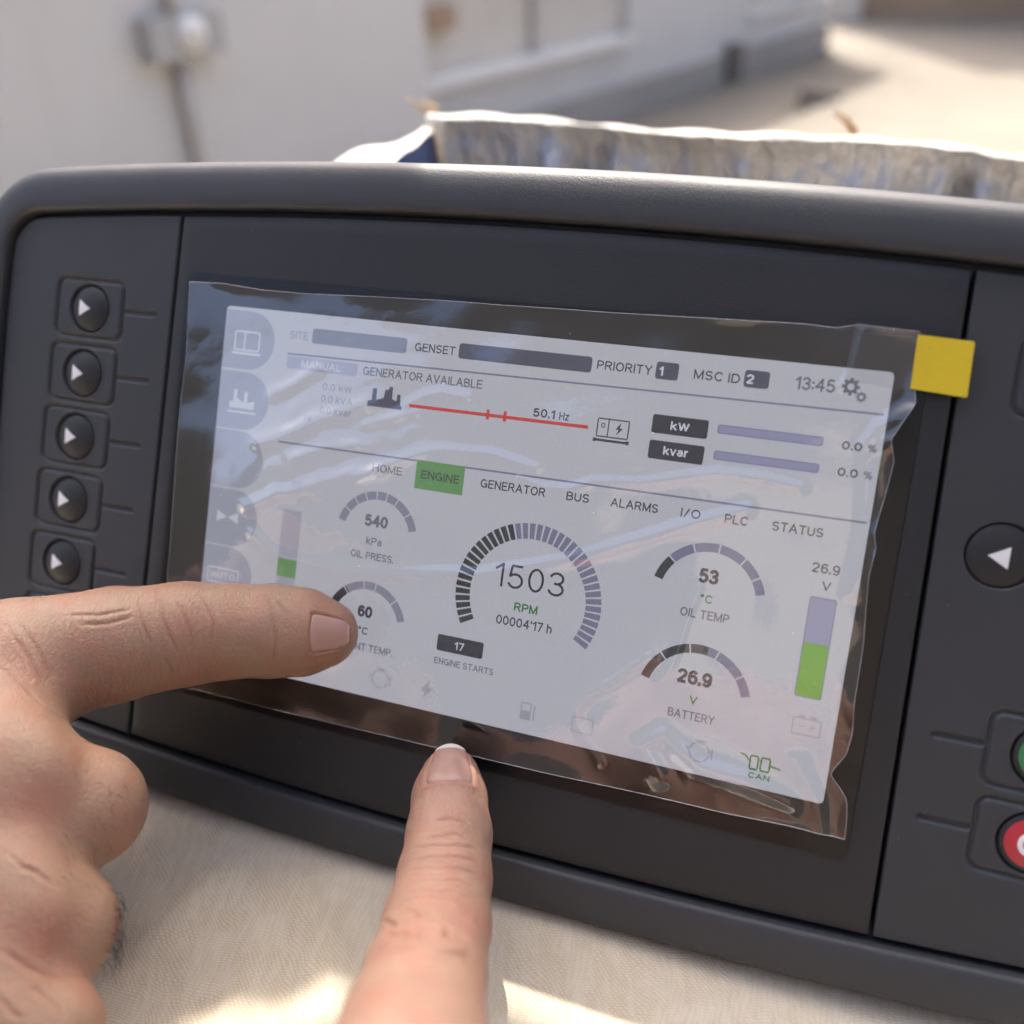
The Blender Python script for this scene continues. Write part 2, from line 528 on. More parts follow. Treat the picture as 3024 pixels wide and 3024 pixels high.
def foil_mat():
    m, t, b = new_mat('crinkled silver lining')
    v = coords(t)
    c = ramp(t, noise(t, v, 22, 3), [(0.3, (0.42, 0.45, 0.50)), (0.7, (0.72, 0.77, 0.85))])
    t.links.new(c, b.inputs['Base Color']); b.inputs['Metallic'].default_value = 0.30; b.inputs['Roughness'].default_value = 0.22
    bump(t, b, noise(t, coords(t, (1, 1, 0.5)), 210, 4), 1.0, 0.006)
    return m


MAT['silver'] = foil_mat()
MAT['whitewrap'] = simple('white padded wrap', (0.50, 0.485, 0.45), 0.55, 0.5, 0.08, 60, 260, 0.5, 0.002)
MAT['bluelining'] = simple('blue lining', (0.055, 0.085, 0.19), 0.55, 0.4, 0.25, 50, 240, 0.4, 0.002)
MAT['card'] = simple('brown carton', (0.40, 0.28, 0.17), 0.85, 0.3, 0.1, 30, 400, 0.2, 0.001)
BO = Vector((-0.023, 0.255, 0)); BX = Vector((0.9045, -0.4265, 0)); BY = Vector((-0.46, -0.888, 0)).normalized()
RIM = 0.8355
box = empty('lined_carton', (BO.x, BO.y, TABLE_Z + 0.004))
tag(box, 'open carton lined with crinkled silver and blue padding behind the controller', 'box')


def bpt(u, w, z):
    p = BO + BX * u + BY * w
    return (p.x - box.location.x, p.y - box.location.y, z - box.location.z)


def bquad(name, fn, nu, nv, mat):
    return make(name, [bpt(*fn(i / (nu - 1), j / (nv - 1))) for j in range(nv) for i in range(nu)], grid_faces(nu, nv), mat, box, True)


LEN = 0.40; WID = 0.115; B0 = TABLE_Z + 0.006


def cw(a, b): mb = MB().box(a, b); mb.v = [bpt(*p) for p in mb.v]; return mb


mb = cw((-0.004, -0.010, B0), (LEN, -0.004, RIM - 0.006)); make('back_wall', mb.v, mb.f, MAT['card'], box)
mb = cw((-0.030, -0.004, B0), (-0.024, WID * 0.5, RIM - 0.030)); make('side_wall', mb.v, mb.f, MAT['card'], box)
mb = cw((-0.004, -0.003, B0), (LEN, WID, B0 + 0.004)); make('floor', mb.v, mb.f, MAT['card'], box)


PW = [(rng.uniform(70, 620), rng.uniform(0, 6.28), rng.normal(0, 2.0)) for _ in range(34)]


def pleat(u, b):
    v = 0.0
    for fq, ph, dr in PW: v += math.sin(fq * u + ph + dr * b) * (120.0 / (120.0 + fq))
    return 0.0026 * v


def sag(u):
    return 0.0012 * math.sin(u * 19 + 1.0) + 0.0009 * math.sin(u * 43 + 0.5) - 0.0022 * math.exp(-((u - 0.235) / 0.028) ** 2)


def fold(u, b):
    """the hem: pleats start below a flat band under the rim"""
    return pleat(u, b) * min(1, max(0.25, (0.965 - b) * 9)) + 0.0020 * math.sin(u * 52 + b * 7) + 0.004 * max(0, b - 0.93) / 0.07


bquad('back_lining', lambda a, b: (0.004 + a * LEN * 0.99, 0.006 + fold(a * LEN, b), B0 + 0.006 + b * (RIM - B0 - 0.004) + b * sag(a * LEN)), 420, 40, MAT['silver'])
# the padded rim folded over the back wall
bquad('rim_wrap', lambda a, b: (a * LEN, 0.005 - 0.010 * b + 0.0008 * math.sin(a * 31 + 3 * b), RIM + sag(a * LEN) + 0.0014 * math.sin(math.pi * min(1, b * 1.2)) + 0.0005 * math.sin(a * 83 + b * 6) - 0.012 * max(0, b - 0.6)), 300, 14, MAT['whitewrap'])


# wide white flap lying outwards along the left side
def flap(a, b):
    pin = np.array((-0.0215, 0.240)) + (np.array((-0.0385, 0.166)) - np.array((-0.0215, 0.240))) * a * 1.25
    pout = np.array((-0.0285, 0.262)) + (np.array((-0.0730, 0.181)) - np.array((-0.0285, 0.262))) * a * 1.25
    p = pin + (pout - pin) * b
    z = RIM - 0.001 + 0.0016 * math.sin(a * 9 + 4 * b) * b + 0.0005 * math.sin(a * 17 - b * 5) - 0.004 * b * b
    return (p[0] - box.location.x, p[1] - box.location.y, z - box.location.z)


make('side_flap', [flap(i / 49, j / 19) for j in range(20) for i in range(50)], grid_faces(50, 20), MAT['whitewrap'], box, True)
def side_lining(a, b):
    t = flap(a, 0.04); k = 1 - b
    return (t[0] + 0.9045 * (0.012 * k + 0.003 * math.sin(a * 9 + b * 6) * k), t[1] - 0.4265 * 0.012 * k, t[2] - 0.001 - k * 0.09)


make('side_lining', [side_lining(i / 39, j / 19) for j in range(20) for i in range(40)], grid_faces(40, 20), MAT['bluelining'], box, True)
for u0, w0, k0 in ((-0.002, -0.004, 5), (0.172, -0.006, 5)):
    mb = MB()
    for k in range(k0):
        a = rng.uniform(0, 6.28); l = rng.uniform(0.004, 0.010)
        mb.tube([(0, 0, -0.003), (0.5 * l * math.cos(a), 0.3 * l * math.sin(a), 0.3 * l), (-0.6 * l + 0.5 * l * math.cos(a), 0.5 * l * math.sin(a), 0.75 * l)], [0.0010, 0.0008, 0.0003], 6)
    c0 = bpt(u0, w0, RIM + 0.002)
    make('frayed_corner', [(x + c0[0], y + c0[1], z + c0[2]) for x, y, z in mb.v], mb.f, MAT['card'], box, True)

# ---------------------------------------------------------------- added card, unseen above the table, cut to block sun and shape its patches
UPPER = [(-260, 25), (-6, 25), (-6, -51.9), (-30, -51.9), (-34, -57.9), (-42, -57), (-50, -60), (-62, -62), (-70, -64), (-73, -66), (-75, -67.9), (-260, -67.9)]
LOWER = [(-260, -68), (-75, -68), (-71, -68.2), (-69, -70), (-69, -74), (-66, -76), (-62, -73), (-58, -69), (-53, -68), (-48, -68), (-44, -69), (-41, -70), (-37, -66), (-34, -58), (-30, -52), (-9, -52), (-7, -58),
         (-5, -64), (5, -68), (11, -71), (18, -74), (30, -78), (42, -78), (70, -88), (120, -104), (170, -118), (170, -270), (-260, -270)]
SH_Z = 1.35
sh = (SUN_DIR / SUN_DIR.z) * (SH_Z - TABLE_Z)
mb = MB()
for outl in (UPPER, LOWER):
    mb.prism([(x * 0.001 + sh.x, y * 0.001 + sh.y) for x, y in outl][::-1], SH_Z, SH_Z + 0.004)
MAT['shade'] = simple('pale card', (0.62, 0.60, 0.56), 0.9, 0.2, 0.05, 12)
sb = make('added_sun_blocker', [(x - sh.x, y - sh.y, z - SH_Z) for x, y, z in mb.v], mb.f, MAT['shade'])
sb.location = (sh.x, sh.y, SH_Z)
tag(sb, 'added pale card, unseen above the table, blocking the sun from the hands and screen', 'card')

# ================================================================ GENERATOR CONTROLLER
ctl = empty('generator_controller')
ctl.matrix_world = PANEL @ Matrix.Translation(Vector(BASE * 0.001))
tag(ctl, 'dark grey generator controller with a lit display, standing tilted back on the tablecloth', 'controller')

CX, CY = -2.5, -2.1


def outline_f(x, y, r=9.0):
    dx = np.abs(x - CX); dy = np.abs(y - CY)
    W = 143.6 - 1.8 * (dy / 60.0) ** 2
    H = 70.5 - 2.5 * (dx / 89.5) ** 2
    qx = dx - W + r; qy = dy - H + r
    return np.hypot(np.maximum(qx, 0), np.maximum(qy, 0)) + np.minimum(np.maximum(qx, qy), 0) - r


def _per(n_long=110, n_corner=40, n_short=56):
    """directions round the outline, dense at the corners"""
    a = []
    A, Bh = 143.0, 64.0
    def seg(p, q, n):
        for k in range(n):
            t = k / n; a.append(math.atan2(p[1] + (q[1] - p[1]) * t, p[0] + (q[0] - p[0]) * t))
    c = 22
    seg((A, -Bh + c), (A, Bh - c), n_short)
    for k in range(n_corner):
        t = math.pi / 2 * k / n_corner; a.append(math.atan2(Bh - c + c * math.sin(t), A - c + c * math.cos(t)))
    seg((A - c, Bh), (-A + c, Bh), n_long)
    for k in range(n_corner):
        t = math.pi / 2 + math.pi / 2 * k / n_corner; a.append(math.atan2(Bh - c + c * math.sin(t), -A + c + c * math.cos(t)))
    seg((-A, Bh - c), (-A, -Bh + c), n_short)
    for k in range(n_corner):
        t = math.pi + math.pi / 2 * k / n_corner; a.append(math.atan2(-Bh + c + c * math.sin(t), -A + c + c * math.cos(t)))
    seg((-A + c, -Bh), (A - c, -Bh), n_long)
    for k in range(n_corner):
        t = 1.5 * math.pi + math.pi / 2 * k / n_corner; a.append(math.atan2(-Bh + c + c * math.sin(t), A - c + c * math.cos(t)))
    return np.array(a)


TH = _per()


def ring(level):
    lo = np.zeros_like(TH); hi = np.full_like(TH, 260.0)
    for _ in range(48):
        mid = (lo + hi) / 2
        v = outline_f(CX + mid * np.cos(TH), CY + mid * np.sin(TH))
        lo = np.where(v < level, mid, lo); hi = np.where(v < level, hi, mid)
    return CX + lo * np.cos(TH), CY + lo * np.sin(TH)


PROFILE = [(-3.0, -3.2), (-0.05, -3.2), (0.0, -3.0), (0.0, 0.9), (0.12, 1.35), (0.45, 1.75), (0.95, 1.98), (1.8, 2.15), (3.2, 2.22), (5.4, 2.1), (7.2, 1.78), (8.5, 1.2), (9.4, 0.4), (10.1, -0.7), (10.65, -2.2), (11.0, -4.2), (11.15, -6.5), (11.2, -9.0), (11.0, -12.0), (9.0, -14.0), (-30.0, -14.0)]
vs = []
for d, z in PROFILE:
    x, y = ring(d if d < 3.5 else 3.5 + (d - 3.5) * 1.17); vs.append(np.stack([x, y, np.full_like(x, z)], 1))
part('bezel', np.concatenate(vs), grid_faces(len(TH), len(PROFILE), True), MAT['bezel'], ctl, True, 50)
mb = MB().prism(round_rect(-118, -56, 112, 52, 6), -50, -14.2)
part('rear_housing', mb.v, mb.f, MAT['bezel'], ctl)


def y_limits(x, level):
    out = []
    for sgn in (-1, 1):
        lo = np.zeros_like(x); hi = np.full_like(x, 90.0)
        for _ in range(44):
            mid = (lo + hi) / 2
            v = outline_f(x, CY + sgn * mid)
            lo = np.where(v < level, mid, lo); hi = np.where(v < level, hi, mid)
        out.append(CY + sgn * lo)
    return out


def sd_round_box(x, y, cx, cy, hx, hy, r):
    qx = np.abs(x - cx) - hx + r; qy = np.abs(y - cy) - hy + r
    return np.hypot(np.maximum(qx, 0), np.maximum(qy, 0)) + np.minimum(np.maximum(qx, qy), 0) - r


def sd_seg(x, y, ax, ay, bx, by):
    ex, ey = bx - ax, by - ay
    t = np.clip(((x - ax) * ex + (y - ay) * ey) / (ex * ex + ey * ey), 0, 1)
    return np.hypot(x - ax - t * ex, y - ay - t * ey)


def sstep(a, b, v):
    t = np.clip((v - a) / (b - a), 0, 1); return t * t * (3 - 2 * t)


LEVEL = -1.15
KEYS_L = [(-117.6, 39.6), (-118.3, 22.9), (-119.0, 6.3), (-119.6, -10.5), (-120.2, -27.4), (-120.8, -44.3)]
KEYS_R = [(108.2, 45.6), (114.3, -25.2), (114.5, -42.3)]
ARROW = (100.4, 11.6)


def keypad(name, xa, xb, slant, keys, slots, rounds, z0, n_x, n_y):
    """rubber keypad foil with pressed grooves round the keys; slant = drift of the inner edge"""
    xs = np.linspace(0, 1, n_x)
    left = xa < 0
    xc = xa + (xb - xa) * xs
    lo, hi = y_limits(np.clip(xc, xa, xb), LEVEL)
    T = np.linspace(0, 1, n_y)[:, None]
    Yg = lo[None, :] + (hi - lo)[None, :] * T
    Xg = np.repeat(xc[None, :], n_y, 0)
    wgt = xs if left else 1 - xs
    Xg = Xg + slant * (Yg - CY) * wgt[None, :] ** 3
    Zg = np.full_like(Xg, z0)
    for cx, cy in keys:
        g = np.abs(sd_round_box(Xg, Yg, cx, cy, 10.3, 7.25, 2.3))
        Zg -= 0.75 * np.exp(-(g / 0.50) ** 2)
        r = np.hypot(Xg - cx, Yg - cy)
        Zg -= 1.3 * sstep(6.35, 5.95, r) 
        Zg += 0.10 * np.exp(-((r - 6.7) / 0.35) ** 2)
    for cx, cy in rounds:
        r = np.hypot(Xg - cx, Yg - cy)
        Zg -= 1.3 * sstep(6.5, 6.1, r)
    for ax, ay, bx, by in slots:
        Zg -= 0.70 * sstep(0.85, 0.42, sd_seg(Xg, Yg, ax, ay, bx, by))
    e = np.minimum.reduce([Yg - lo[None, :], hi[None, :] - Yg, np.abs(Xg - Xg[:, :1]), np.abs(Xg[:, -1:] - Xg)])
    Zg -= 0.35 * (1 - sstep(0.0, 0.5, e)) + 2.6 * (e < 1e-6)
    return part(name, np.stack([Xg.ravel(), Yg.ravel(), Zg.ravel()], 1), grid_quads(n_x, n_y), MAT['keypad'], ctl, True)


xl = float(CX - 143.2 + 1.0); xr = float(CX + 143.2 - 1.0)
keypad('keypad', xl, -93.10, 0.018, KEYS_L, [(cx + 11.3, cy + 0.1, cx + 20.2, cy + 0.2) for cx, cy in KEYS_L], [], -0.05, 230, 560)
keypad('keypad', 88.60, xr, -0.016, KEYS_R, [(94.6, -25.0, 103.0, -24.9), (94.6, -42.0, 103.0, -41.9)], [ARROW], -0.15, 230, 560)

# display panel: a plate with its own fine bevel
n_x, n_y = 90, 70
xs = np.linspace(0, 1, n_x); T = np.linspace(0, 1, n_y)
xs = np.concatenate([[0, 0.0022, 0.0045], np.linspace(0.02, 0.98, n_x), [0.9955, 0.9978, 1]]); T = np.concatenate([[0, 0.004, 0.008, 0.012], np.linspace(0.03, 0.97, n_y), [0.988, 0.992, 0.996, 1]])
xc = -92.55 + (88.15 + 92.55) * xs
lo, hi = y_limits(xc, LEVEL)
Yg = lo[None, :] + (hi - lo)[None, :] * T[:, None]
Xg = np.repeat(xc[None, :], len(T), 0) + (0.018 * (1 - xs) - 0.016 * xs)[None, :] * (Yg - CY)
Zg = np.full_like(Xg, 0.10)
Zg[1, :] = -0.15; Zg[0, :] = -3.0; Zg[-2, :] = -0.15; Zg[-1, :] = -3.0
Zg[2, :] = -0.10; Zg[-3, :] = -0.10
Zg[:, 0] = -3.0; Zg[:, -1] = -3.0; Zg[:, 1] = np.minimum(Zg[:, 1], -0.05); Zg[:, -2] = np.minimum(Zg[:, -2], -0.05)
part('display_panel', np.stack([Xg.ravel(), Yg.ravel(), Zg.ravel()], 1), grid_quads(len(xs), len(T)), MAT['panel'], ctl, True, 40)

# ---------------------------------------------------------------- buttons
def dome(cx, cy, r, z0, zt, n=40, rings=9):
    v = []; 
    for k in range(rings):
        a = k / (rings - 1)
        rr = r * math.sin(math.pi / 2 * (1 - a)) if k < rings - 1 else 0.02
        z = z0 + (zt - z0) * (1 - (rr / r) ** 2) ** 0.85
        v += [(x, y, z) for x, y in circle(cx, cy, rr, n)]
    v = [(x, y, z0 - 1.0) for x, y in circle(cx, cy, r, n)] + v
    f = grid_faces(n, rings + 1, True) + [tuple(range(rings * n, rings * n + n))]
    return v, f


def triangle(cx, cy, s, w, z, rad=0.12):
    pts = [(cx - 0.42 * s * w, cy + 0.5 * s), (cx - 0.42 * s * w, cy - 0.5 * s), (cx + 0.46 * s * w, cy)]
    if w < 0: pts = pts[::-1]
    return pts


def print_on(pts, z, cx, cy, r, z0, zt):
    """flat print that follows the dome"""
    bm = bmesh.new()
    bm.faces.new([bm.verts.new((x, y, 0)) for x, y in pts])
    bmesh.ops.triangulate(bm, faces=bm.faces[:])
    bmesh.ops.subdivide_edges(bm, edges=bm.edges[:], cuts=5, use_grid_fill=True)
    v = []
    for q in bm.verts:
        d2 = min(1, ((q.co.x - cx) ** 2 + (q.co.y - cy) ** 2) / (r * r))
        v.append((q.co.x, q.co.y, z0 + (zt - z0) * (1 - d2) ** 0.85 + z))
    bm.verts.index_update()
    f = [[q.index for q in fc.verts] for fc in bm.faces]
    bm.free()
    return v, f


def button(cx, cy, r, zt, mark, mat=None, ring_mat=None, label=None):
    v, f = dome(cx, cy, r, -0.55, zt)
    o = part('button', v, f, MAT['button'], ctl, True, 60)
    if label: o['label'] = label
    if ring_mat is not None:
        v, f = print_on(circle(cx, cy, r * 0.84, 40), 0.03, cx, cy, r, -0.55, zt); part('disc_print', v, f, ring_mat, o, True)
    for nm, pts in mark:
        v, f = print_on(pts, 0.07, cx, cy, r, -0.55, zt); part(nm, v, f, MAT['white'], o, True)
    return o


for cx, cy in KEYS_L:
    button(cx, cy, 5.7, 0.75, [('arrow_mark', triangle(cx - 1.0, cy - 0.1, 4.2, 1.0, 0))])
cx, cy = ARROW
button(cx, cy, 6.0, 0.35, [('arrow_mark', triangle(cx - 0.35, cy - 0.2, 4.3, -1.0, 0))], label='round left-arrow button')
cx, cy = KEYS_R[0]
button(cx, cy, 5.7, 0.6, [('arrow_mark', round_rect(cx - 2.4, cy - 0.6, cx + 2.4, cy + 0.6, 0))])
cx, cy = KEYS_R[1]
button(cx, cy, 5.7, 0.55, [('start_mark', round_rect(cx - 0.5, cy - 2.2, cx + 0.5, cy + 2.2, 0.2))], ring_mat=MAT['greenkey'], label='green start button')
cx, cy = KEYS_R[2]
o_ring = circle(cx, cy, 2.4, 28)
stop = button(cx, cy, 5.7, 0.55, [], ring_mat=MAT['red'], label='red stop button')
v = []
for rr in (2.5, 1.55):
    for x, y in circle(cx, cy, rr, 32): v.append((x, y, -0.55 + 1.1 * (1 - (rr / 5.7) ** 2) ** 0.85 + 0.08))
part('stop_mark', v, [(k, (k + 1) % 32, 32 + (k + 1) % 32, 32 + k) for k in range(32)], MAT['white'], stop)

# ---------------------------------------------------------------- screen: border, lit panel, glass
GX0, GX1, GY0, GY1 = -88.6, 82.6, -54.6, 50.9
LX0, LX1, LY0, LY1 = -76.2, 76.4, -43.9, 43.8
outer = round_rect(GX0, GY0, GX1, GY1, 2.2, 5); inner = round_rect(LX0, LY0, LX1, LY1, 1.0, 5)
n = len(outer)
v = [(x, y, 0.05) for x, y in outer] + [(x, y, 0.32) for x, y in round_rect(GX0 + 0.12, GY0 + 0.12, GX1 - 0.12, GY1 - 0.12, 2.1, 5)] + [(x, y, 0.34) for x, y in inner] + [(x, y, 0.10) for x, y in inner]
f = [(a * n + k, a * n + (k + 1) % n, (a + 1) * n + (k + 1) % n, (a + 1) * n + k) for a in range(3) for k in range(n)]
part('screen_border', v, f, MAT['border'], ctl)


def lcd_mat():
    m = bpy.data.materials.new('lit display background'); m.use_nodes = True
    t = m.node_tree; t.nodes.clear()
    e = n_(t, 'ShaderNodeEmission')
    v = coords(t)
    c = ramp(t, noise(t, v, 2600, 1), [(0.3, (0.190, 0.193, 0.222)), (0.7, (0.210, 0.213, 0.242))])
    t.links.new(c, e.inputs[0]); e.inputs[1].default_value = LCD
    o = n_(t, 'ShaderNodeOutputMaterial'); t.links.new(e.outputs[0], o.inputs[0])
    return m


LCD = 0.66
UI = {k: emit('display ' + k, c, LCD) for k, c in {
    'slate': (0.030, 0.033, 0.050), 'dark': (0.012, 0.013, 0.020), 'txt': (0.020, 0.021, 0.030), 'mid': (0.055, 0.056, 0.075), 'lav': (0.110, 0.112, 0.180),
    'lavedge': (0.07, 0.07, 0.13), 'white': (0.27, 0.27, 0.32), 'green': (0.048, 0.118, 0.045), 'lime': (0.055, 0.150, 0.012), 'dgreen': (0.018, 0.070, 0.020),
    'faint': (0.148, 0.150, 0.186), 'tab': (0.135, 0.142, 0.180), 'pale': (0.120, 0.124, 0.158), 'palebar': (0.085, 0.090, 0.118), 'palewhite': (0.235, 0.240, 0.275), 'palelav': (0.150, 0.153, 0.205), 'palegreen': (0.050, 0.125, 0.050), 'icon': (0.135, 0.135, 0.165), 'segpale': (0.095, 0.098, 0.132), 'seg': (0.070, 0.071, 0.115), 'segdark': (0.012, 0.014, 0.018), 'red': (0.24, 0.020, 0.022), 'bg': (0.2, 0.2, 0.24)}.items()}  # pale, tab and faint tones: oblique-view wash-out of the left side put into colour
lcd = part('lit_screen', [(LX0 - 0.5, LY0 - 0.5, 0.14), (LX1 + 0.5, LY0 - 0.5, 0.14), (LX1 + 0.5, LY1 + 0.5, 0.14), (LX0 - 0.5, LY1 + 0.5, 0.14)], [(0, 1, 2, 3)], lcd_mat(), ctl)
lcd['label'] = 'lit white display with gauges and menu lettering'


def ui(name, polys, col, z=0.17):
    mb = MB()
    for p in polys: mb.flat(p, z)
    return part(name, mb.v, mb.f, UI[col], lcd)


def hline(x0, y0, x1, y1, w):
    d = Vector((x1 - x0, y1 - y0)).normalized(); q = Vector((-d.y, d.x)) * w / 2
    return [(x0 - q.x, y0 - q.y), (x1 - q.x, y1 - q.y), (x1 + q.x, y1 + q.y), (x0 + q.x, y0 + q.y)]


def frame(x0, y0, x1, y1, w):
    return [hline(x0, y0, x1, y0, w), hline(x0, y1, x1, y1, w), hline(x0, y0 + w / 2, x0, y1 - w / 2, w), hline(x1, y0 + w / 2, x1, y1 - w / 2, w)]


def arc(cx, cy, r0, r1, a0, a1, n=6):
    o = [(cx + r1 * math.cos(math.radians(a0 + (a1 - a0) * k / n)), cy + r1 * math.sin(math.radians(a0 + (a1 - a0) * k / n))) for k in range(n + 1)]
    return o + [(cx + r0 * math.cos(math.radians(a1 + (a0 - a1) * k / n)), cy + r0 * math.sin(math.radians(a1 + (a0 - a1) * k / n))) for k in range(n + 1)]


# side tabs with their icons
for k, cy in enumerate((36.0, 21.4, 7.0, -7.4, -21.8)):
    t = [(LX0, cy - 7.0), (-69.0, cy - 7.0)] + [(-69.0 + 7.0 * math.cos(a), cy + 7.0 * math.sin(a)) for a in [math.radians(-90 + 180 * i / 20) for i in range(1, 20)]] + [(-69.0, cy + 7.0), (LX0, cy + 7.0)]
    ui('side_tab', [t], 'tab')
ui('tab_icon', frame(-73.0, 33.6, -66.2, 38.0, 0.45) + [hline(-70.3, 33.8, -70.3, 37.8, 0.4), hline(-73.6, 32.8, -65.6, 32.8, 0.6)], 'palewhite', 0.20)
ui('tab_icon', [[(-73, 19.5), (-66, 19.5), (-66, 21.6), (-68, 21.0), (-68, 23.6), (-69, 23.6), (-69, 21), (-71, 22), (-71, 24), (-72, 24), (-72, 21), (-73, 21)], hline(-73.4, 18.6, -65.4, 18.6, 0.5)], 'palewhite', 0.20)
ui('tab_icon', [[(-73.5, -6.0), (-70.6, -7.4), (-73.5, -8.8)], [(-67.4, -6.0), (-67.4, -8.8), (-70.3, -7.4)]], 'palewhite', 0.20)
ui('tab_icon', frame(-74.6, -24.0, -65.8, -20.4, 0.4), 'palewhite', 0.20)

# rules, bars and boxes
ui('rule', [hline(-58.2, 34.0, 75.6, 35.5, 0.38)], 'seg')
ui('rule', [hline(-58.2, 12.9, 75.8, 14.1, 0.40)], 'seg')
for x0, y0, x1, y1, c, r in ((-52.0, 37.0, -27.4, 40.5, 'palebar', 0.7), (-14.6, 37.3, 16.2, 40.7, 'slate', 0.7), (-58.2, 30.5, -39.2, 33.5, 'palelav', 0.7),
                             (30.0, 37.6, 34.8, 41.2, 'slate', 0.6), (48.2, 37.9, 53.2, 41.4, 'slate', 0.6), (30.8, 26.4, 42.5, 30.3, 'dark', 0.5), (30.8, 21.0, 42.4, 24.9, 'dark', 0.5),
                             (-11.4, -29.2, -0.1, -25.4, 'dark', 0.5)):
    ui('text_box', [round_rect(x0, y0, x1, y1, r, 3)], c, 0.18)
for y0, y1 in ((27.9, 29.8), (22.5, 24.4)):
    ui('load_bar', [round_rect(44.4, y0, 65.3, y1, 0.5, 3)], 'lavedge', 0.17)
    ui('load_bar', [round_rect(44.6, y0 + 0.18, 65.1, y1 - 0.18, 0.4, 3)], 'lav', 0.19)
ui('menu_highlight', [round_rect(-21.6, 6.9, -9.7, 13.5, 0)], 'green', 0.19)
ui('level_bar', [round_rect(67.5, -22.9, 72.8, -2.1, 0.5, 3)], 'lavedge', 0.17)
ui('level_bar', [round_rect(67.7, -22.7, 72.6, -2.3, 0.4, 3)], 'lav', 0.18)
ui('level_fill', [round_rect(67.7, -22.7, 72.6, -11.6, 0.4, 3)], 'lime', 0.20)
ui('level_bar', [round_rect(-55.1, -42.0, -49.9, -3.0, 0)], 'faint', 0.17)
ui('level_fill', [round_rect(-55.1, -19.4, -49.9, -15.0, 0)], 'palegreen', 0.19)
ui('load_line', [hline(-25.2, 25.45, 17.2, 25.75, 0.75), hline(-5.95, 24.6, -5.95, 26.8, 0.75), hline(-1.9, 24.6, -1.9, 26.9, 0.75)], 'red')

# gauges
segs = [arc(8.5, -13.7, 13.5, 17.0, 210 - 6.02 * k - 0.75, 210 - 6.02 * (k + 1) + 0.75, 3) for k in range(40)]
ui('gauge_segments', segs[:17], 'segdark'); ui('gauge_segments', segs[17:], 'seg')


def small_gauge(cx, cy, R, w, cuts, dark_to, a0=166.0, a1=14.0, lc='seg'):
    dk, lt = [], []
    lim = a0 + (a1 - a0) * dark_to
    for p, q in zip(cuts[:-1], cuts[1:]):
        s, e = a0 + (a1 - a0) * p - 0.9, a0 + (a1 - a0) * q + 0.9
        if e >= lim - 0.5: dk.append(arc(cx, cy, R - w, R, s, e, 6))
        elif s <= lim + 0.5: lt.append(arc(cx, cy, R - w, R, s, e, 6))
        else: dk.append(arc(cx, cy, R - w, R, s, lim, 5)); lt.append(arc(cx, cy, R - w, R, lim, e, 5))
    if dk: ui('gauge_segments', dk, 'segdark')
    if lt: ui('gauge_segments', lt, lc)


small_gauge(-29.9, -5.6, 10.4, 1.9, [0, .13, .25, .36, .47, .57, .68, .84, 1.0], 0.0, lc='segpale')
small_gauge(-30.2, -27.0, 10.4, 1.9, [0, .25, .45, .57, .8, 1.0], 0.27, lc='segpale')
small_gauge(47.3, -6.6, 11.9, 1.9, [0, .18, .36, .54, .73, .88, 1.0][:7], 0.18)
small_gauge(47.5, -28.2, 11.9, 1.9, [0, .22, .43, .63, .85, 1.0], 0.56)

# icons
ui('plant_icon', [[(-35.8, 24.2), (-27.0, 24.2), (-27.0, 25.0), (-27.4, 25.0), (-27.6, 27.6), (-28.4, 27.6), (-28.5, 26.0), (-29.6, 26.4), (-29.7, 29.2), (-30.6, 29.2), (-30.7, 28.4), (-31.6, 28.4), (-31.8, 26.4), (-33.6, 25.8), (-33.7, 28.4), (-34.7, 28.4), (-34.8, 25.6), (-35.8, 25.4)]], 'slate')
ui('genset_icon', frame(19.2, 24.2, 26.0, 28.0, 0.28) + [hline(21.6, 24.2, 21.6, 28.0, 0.26), hline(18.6, 23.4, 26.4, 23.4, 0.55), hline(18.9, 23.0, 18.9, 23.8, 0.7), hline(26.1, 23.0, 26.1, 23.8, 0.7)] + frame(20.1, 26.2, 20.8, 27.0, 0.2)
   + [[(24.3, 27.6), (23.2, 26.0), (23.9, 26.0), (23.4, 24.7), (24.8, 26.3), (24.1, 26.3)]], 'txt')
gear = []
for gx, gy, gr in ((68.8, 40.2, 1.5), (71.0, 38.4, 0.9)):
    ring_pts = []
    gear += [arc(gx, gy, gr * 0.45, gr * 0.86, 90 * q, 90 * q + 90, 5) for q in range(4)]
    gear += [hline(gx + gr * 0.8 * math.cos(a), gy + gr * 0.8 * math.sin(a), gx + gr * 1.15 * math.cos(a), gy + gr * 1.15 * math.sin(a), gr * 0.42) for a in [math.pi / 4 * q for q in range(8)]]
ui('gear_icon', gear, 'mid')
ui('battery_icon', frame(68.1, -30.6, 73.6, -27.2, 0.3) + [hline(69.2, -26.8, 70.4, -26.8, 0.5), hline(71.4, -26.8, 72.6, -26.8, 0.5), hline(69.3, -28.9, 70.5, -28.9, 0.25), hline(71.4, -28.9, 72.6, -28.9, 0.25), hline(72.0, -29.5, 72.0, -28.3, 0.25)], 'icon')
ui('can_icon', frame(61.0, -40.0, 62.6, -37.2, 0.4) + frame(63.2, -40.0, 65.0, -37.2, 0.4) + [hline(58.8, -37.1, 60.0, -37.4, 0.35), hline(60.0, -37.4, 61.0, -38.6, 0.35), hline(65.2, -38.6, 67.2, -38.9, 0.35)], 'dgreen')
for ex in (50.5, -24.6):
    ui('engine_icon', [arc(ex, -39.0, 1.9, 2.25, 60 * q, 60 * q + 50, 4) for q in range(6)] + [hline(ex - 1.2, -36.6, ex + 1.2, -36.6, 0.35), hline(ex + 2.6, -40.2, ex + 2.6, -37.8, 0.4), hline(ex - 2.8, -38.2, ex - 2.2, -39.0, 0.35)], 'icon')
